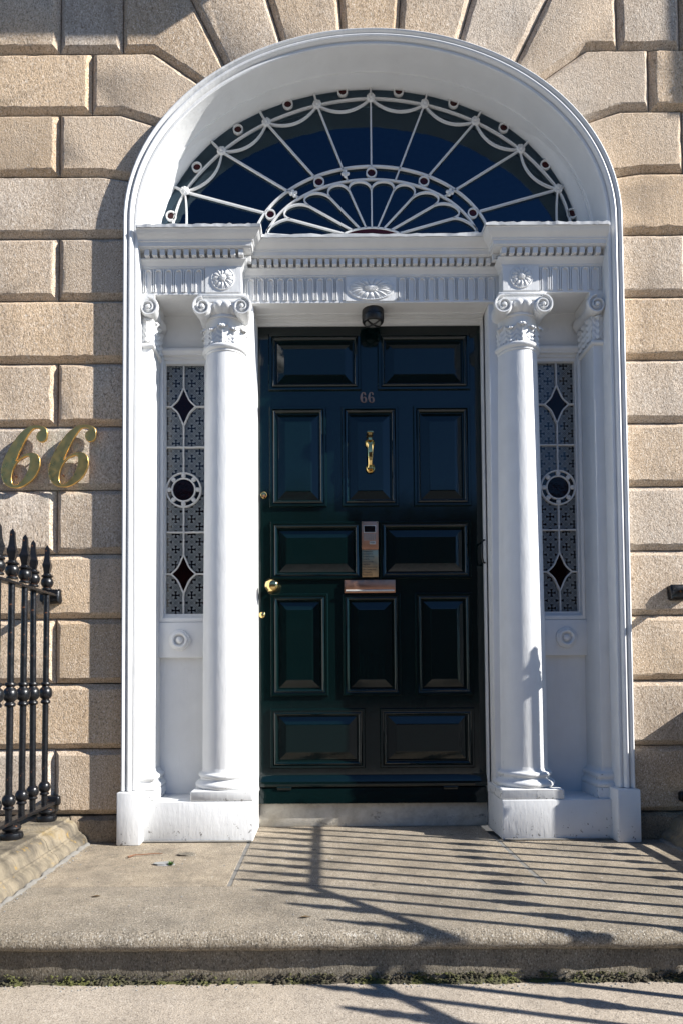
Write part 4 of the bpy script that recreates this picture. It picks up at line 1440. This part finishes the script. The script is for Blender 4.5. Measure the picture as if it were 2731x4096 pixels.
def make_railing(s, x, label):
    t = thing('iron_railing', label, 'railing', 'spear-topped iron railings either side of the landing', (x, 0, 0))
    n = 10
    ya = -.109 if s < 0 else -.169
    def add(y, dz):
        o = put('baluster', bal_m, t, (random.uniform(-.0015, .0015), y, dz), (random.uniform(-.004, .004), random.uniform(-.006, .006), 0))
        f = put('finial', fin_m, o, (random.uniform(-.001, .001), 0, .010 if s < 0 else 0), (0, 0, random.uniform(-.25, .25) + PI / 4))
    for i in range(n):
        add(ya - .1155 * i, 0)
    MB().cbox(-.021, .021, -1.235, .02, 1.172, 1.184, .002, 1).build('top_rail', 'iron_paint', t)
    MB().cbox(-.022, .022, -1.235, .005, .186, .200, .002, 1).build('bottom_rail', 'iron_paint', t)
    for i in (0, 3, 6, 9):
        y = ya - .1155 * i + .03
        put('foot', foot_m, t, (0, y, 0))
    # lug leaded into the wall
    m = MB().cbox(-.062, .032, -.030, .02, 1.140, 1.212, .014, 3)
    m.v = [(a + random.uniform(-.004, .004), b + random.uniform(-.004, .004), c + random.uniform(-.005, .005)) for a, b, c in m.v]
    m.build('wall_lug', 'iron_paint', t, smooth=60)
    m = MB().cbox(-.035, .035, -.025, .02, .178, .225, .01, 2)
    m.build('wall_lug', 'iron_paint', t, smooth=60)
    # sloping flight down the steps
    sl = .80
    def rail(z0, w, th, name):
        ys = [-1.230 - .62 * i / 8 for i in range(9)]
        vs_, fs = [], []
        for y in ys:
            z = z0 - sl * (-1.235 - y)
            vs_ += [(-w, y, z - th), (w, y, z - th), (w, y, z), (-w, y, z)]
        for i in range(8):
            for j in range(4):
                fs.append((i * 4 + j, i * 4 + (j + 1) % 4, (i + 1) * 4 + (j + 1) % 4, (i + 1) * 4 + j))
        fs += [(0, 1, 2, 3), (32, 33, 34, 35)]
        MB().add(vs_, fs).build(name, 'iron_paint', t)
    rail(1.184, .021, .014, 'top_rail')
    rail(.200, .022, .014, 'bottom_rail')
    for i in range(5):
        y = -.169 - .1143 * (10 + i)
        add(y, -sl * (-1.235 - y))
    return t
make_railing(-1, -1.525, 'black spear-topped iron railing at the left, below the brass numerals')
make_railing(1, 1.485, 'black iron railing at the right edge, only its wall lugs in view')

# unseen box added beyond the right railing to shade the foot of the wall
ub = thing('shade_box', 'unseen grey box added beyond the right railing to shade the foot of the wall', 'box', loc=(1.72, 0, .30))
MB().cbox(-.16, .26, -.21, .0, .0, .36, .008).build('case', 'grey_metal', ub, smooth=30)
MB().cbox(-.14, .24, -.222, -.208, .02, .34, .004).build('lid', 'grey_metal', ub, smooth=30)

# ------------------------------------------------------------------ balconies above the picture, left one known by its shadow, right one assumed
def make_balcony(x0, x1, z, dep, label):
    t = thing('balcony', label, 'balcony', 'iron balconies at the first-floor windows', ((x0 + x1) / 2, 0, z))
    w = (x1 - x0) / 2
    MB().cbox(-w, w, -dep, .03, -.05, 0, .008).build('floor_slab', 'base_granite', t, smooth=30)
    MB().box(-w, w, -dep, -dep + .025, .055, .08).box(-w, w, -dep, -dep + .03, .85, .88).build('rail', 'iron_paint', t)
    k = int(2 * w / .085)
    bm_ = MB().tube([(0, 0, .0), (0, 0, .87)], .012, 8).build('baluster', 'iron_paint', mesh_only=True, smooth=True)
    for i in range(k + 1):
        put('baluster', bm_, t, (-w + .01 + (2 * w - .02) * i / k, -dep + .014, 0))
    for sx in (-1, 1):
        for j in range(4):
            put('baluster', bm_, t, (sx * (w - .012), -dep + .1 + j * (dep - .1) / 4, 0))
        MB().box(sx * w - .014, sx * w + .014, -dep + .03, .02, .85, .88).build('rail', 'iron_paint', t)
    return t
make_balcony(-1.2, .50, 5.05, .46, 'iron balcony above the left part of the arch, out of the frame')
make_balcony(3.02, 4.6, 4.62, .46, 'unseen iron balcony added to shade the upper right of the wall, out of the frame')  # assumed caster, placed only for the soft shadow high on the right wall

# ------------------------------------------------------------------ houses across the street (seen in the glass)
def make_house(x0, x1, y, h, label):
    t = thing('terrace_house', label, 'house', 'brick terrace across the street', ((x0 + x1) / 2, y, -.6))
    w = (x1 - x0) / 2
    MB().box(-w, w, -9, 0, 0, h).build('wall', 'brick_far', t)
    MB().box(-w, w, -.4, .25, h, h + .35).build('parapet', 'white_far', t)
    win = MB().box(-.55, .55, -.1, .03, 0, 1.9).build('window', 'window_far', mesh_only=True)
    sil = MB().box(-.7, .7, -.02, .12, -.16, 0).build('sill', 'white_far', mesh_only=True)
    for r_ in range(3):
        for c_ in range(3):
            if r_ == 0 and c_ == 0: continue
            o = put('window', win, t, (-w + w * (c_ * 2 + 1) / 3, 0, .9 + r_ * (h - .9) / 3))
            put('sill', sil, o)
    d_ = MB().box(-.6, .6, -.1, .04, 0, 2.9).build('door', 'door_paint', t, loc=(-w + w / 3, 0, 0))
for i in range(6):
    make_house(-30 + i * 10.0, -20.05 + i * 10.0, -36, 11.6 + .35 * ((i * 7) % 3),
               ['brick terrace house with its door nearest the left end of the row', 'second brick terrace house from the left end across the street', 'third brick terrace house from the left end across the street',
                'fourth brick terrace house from the left end across the street', 'fifth brick terrace house from the left end across the street', 'brick terrace house at the right end of the row opposite'][i])

# ------------------------------------------------------------------ small things: moss, grit, twig, scraps
rs = random.Random(9)
def clump(m, c, r, squash=.6):
    bm = bmesh.new()
    bmesh.ops.create_icosphere(bm, subdivisions=1, radius=1)
    bm.verts.index_update()
    vs_ = [(c[0] + p.co.x * r * rs.uniform(.6, 1.35), c[1] + p.co.y * r * rs.uniform(.6, 1.3), c[2] + p.co.z * r * squash * rs.uniform(.6, 1.4)) for p in bm.verts]
    m.add(vs_, [[q.index for q in f.verts] for f in bm.faces])
    bm.free()
m = MB()
def mossiness(x):
    d = .42 + .30 * math.sin(x * 3.1 + 1.0) * math.sin(x * 8.7) + .22 * math.sin(x * 21 + 2) + .20 * math.sin(x * 47)
    return max(0, min(1, d + (.12 if x > -.25 else -.14)))
k = 420
vs_, fs = [], []
for i in range(k + 1):
    x = -1.36 + 2.72 * i / k
    h = .003 + .017 * mossiness(x) ** 1.5 * rs.uniform(.45, 1.2)
    d = .006 + .014 * mossiness(x) * rs.uniform(.5, 1.2)
    yr = -1.1135
    vs_ += [(x, yr + .004, -.162 + h), (x, yr - d * .45, -.162 + h * .75), (x, yr - d * .8, -.162 + h * .4), (x, yr - d - .004, -.1645)]
for i in range(k):
    for q_ in range(3):
        fs.append((i * 4 + q_, (i + 1) * 4 + q_, (i + 1) * 4 + q_ + 1, i * 4 + q_ + 1))
m.add(vs_, fs)
for i in range(3200):
    x = rs.uniform(-1.35, 1.35)
    if rs.random() > mossiness(x) + .12: continue
    h = rs.random() ** 1.5
    clump(m, (x, -1.114 - rs.random() * .020 * (1 - h), -.161 + h * .026), rs.choice([.002, .003, .0035, .0055]))
tag(m.build('moss', 'moss', None, smooth=False), 'line of green and brown moss along the foot of the riser', 'moss', kind='stuff')
m = MB()
for i in range(420):
    if rs.random() < .45: c = (rs.uniform(-1.35, 1.35), rs.choice([-1.135, -1.13, -1.14]) + rs.uniform(-.025, .006), -.163)
    elif rs.random() < .5: c = (rs.uniform(-1.34, 1.3), rs.uniform(-1.05, -.03), .0)
    else: c = (rs.choice([-1.33, 1.32]) + rs.uniform(-.02, .03), rs.uniform(-1.0, -.05), .002)
    clump(m, (c[0], c[1], c[2] + .001), rs.uniform(.0012, .0038))
tag(m.build('grit', 'scrap_stone', None), 'loose grit and crumbs scattered over the landing and lower step', 'grit', kind='stuff')
def gp(): pass
m = MB().tube([(-1.085, -.285, .006), (-1.06, -.262, .009), (-1.03, -.255, .008), (-.985, -.235, .007), (-.95, -.228, .006)], [.005, .0032, .003, .0026, .002], 6)
tag(m.build('twig', 'twig', None, smooth=True), 'thin reddish twig lying on the landing near the left kerb', 'twig')
m = MB()
m.prism([(0, 0), (1, 0)], 0, 0) if False else None
def scrap(name, c, sx, sy, label, mat):
    k = 9
    vs_ = []
    for zz, f in ((0, 1.0), (.007, .92)):
        for i in range(k):
            a = 2 * PI * i / k
            r = f * rs.uniform(.8, 1.12)
            vs_.append((c[0] + sx * r * math.cos(a), c[1] + sy * r * math.sin(a), c[2] + zz))
    fs = [tuple(range(k)), tuple(range(k, 2 * k))] + [(i, (i + 1) % k, (i + 1) % k + k, i + k) for i in range(k)]
    return tag(MB().add(vs_, fs).build(name, mat, None), label, 'stone chip')
scrap('stone_chip', (-.905, -.385, .0), .047, .026, 'flat grey stone chip with a green weed beside it on the landing', 'scrap_stone')
scrap('stone_chip', (-.84, -.240, .0), .045, .024, 'flat brownish stone chip on the landing behind the weedy one', 'riser_granite')
m = MB()
for i in range(26):
    a = rs.uniform(0, 2 * PI); r = rs.uniform(.004, .016)
    p = Vector((-.872 + .008 * rs.uniform(-1, 1), -.402 + .005 * rs.uniform(-1, 1), .002))
    q_ = p + Vector((r * math.cos(a), r * math.sin(a), rs.uniform(.008, .02)))
    sd = Vector((-math.sin(a), math.cos(a), 0)) * .003
    m.add([(p - sd * .3)[:], (p + sd * .3)[:], ((p + q_) / 2 + sd)[:], q_[:], ((p + q_) / 2 - sd)[:]], [(0, 1, 2, 3, 4)])
tag(m.build('weed', 'weed', None), 'tiny bright green weed growing beside the stone chip', 'weed')
for i, (x, y, lab) in enumerate(((-1.05, -.80, 'dry brown leaf scrap on the front slab nearest the left kerb'), (-.30, -1.02, 'dry brown leaf scrap near the middle of the step nosing'))):
    m = MB().add([(x - .02, y, .002), (x, y - .008, .006), (x + .025, y + .002, .003), (x + .003, y + .009, .005)], [(0, 1, 2, 3)])
    tag(m.build('dry_leaf', 'leaf_dry', None), lab, 'leaf', 'dry leaf scraps')
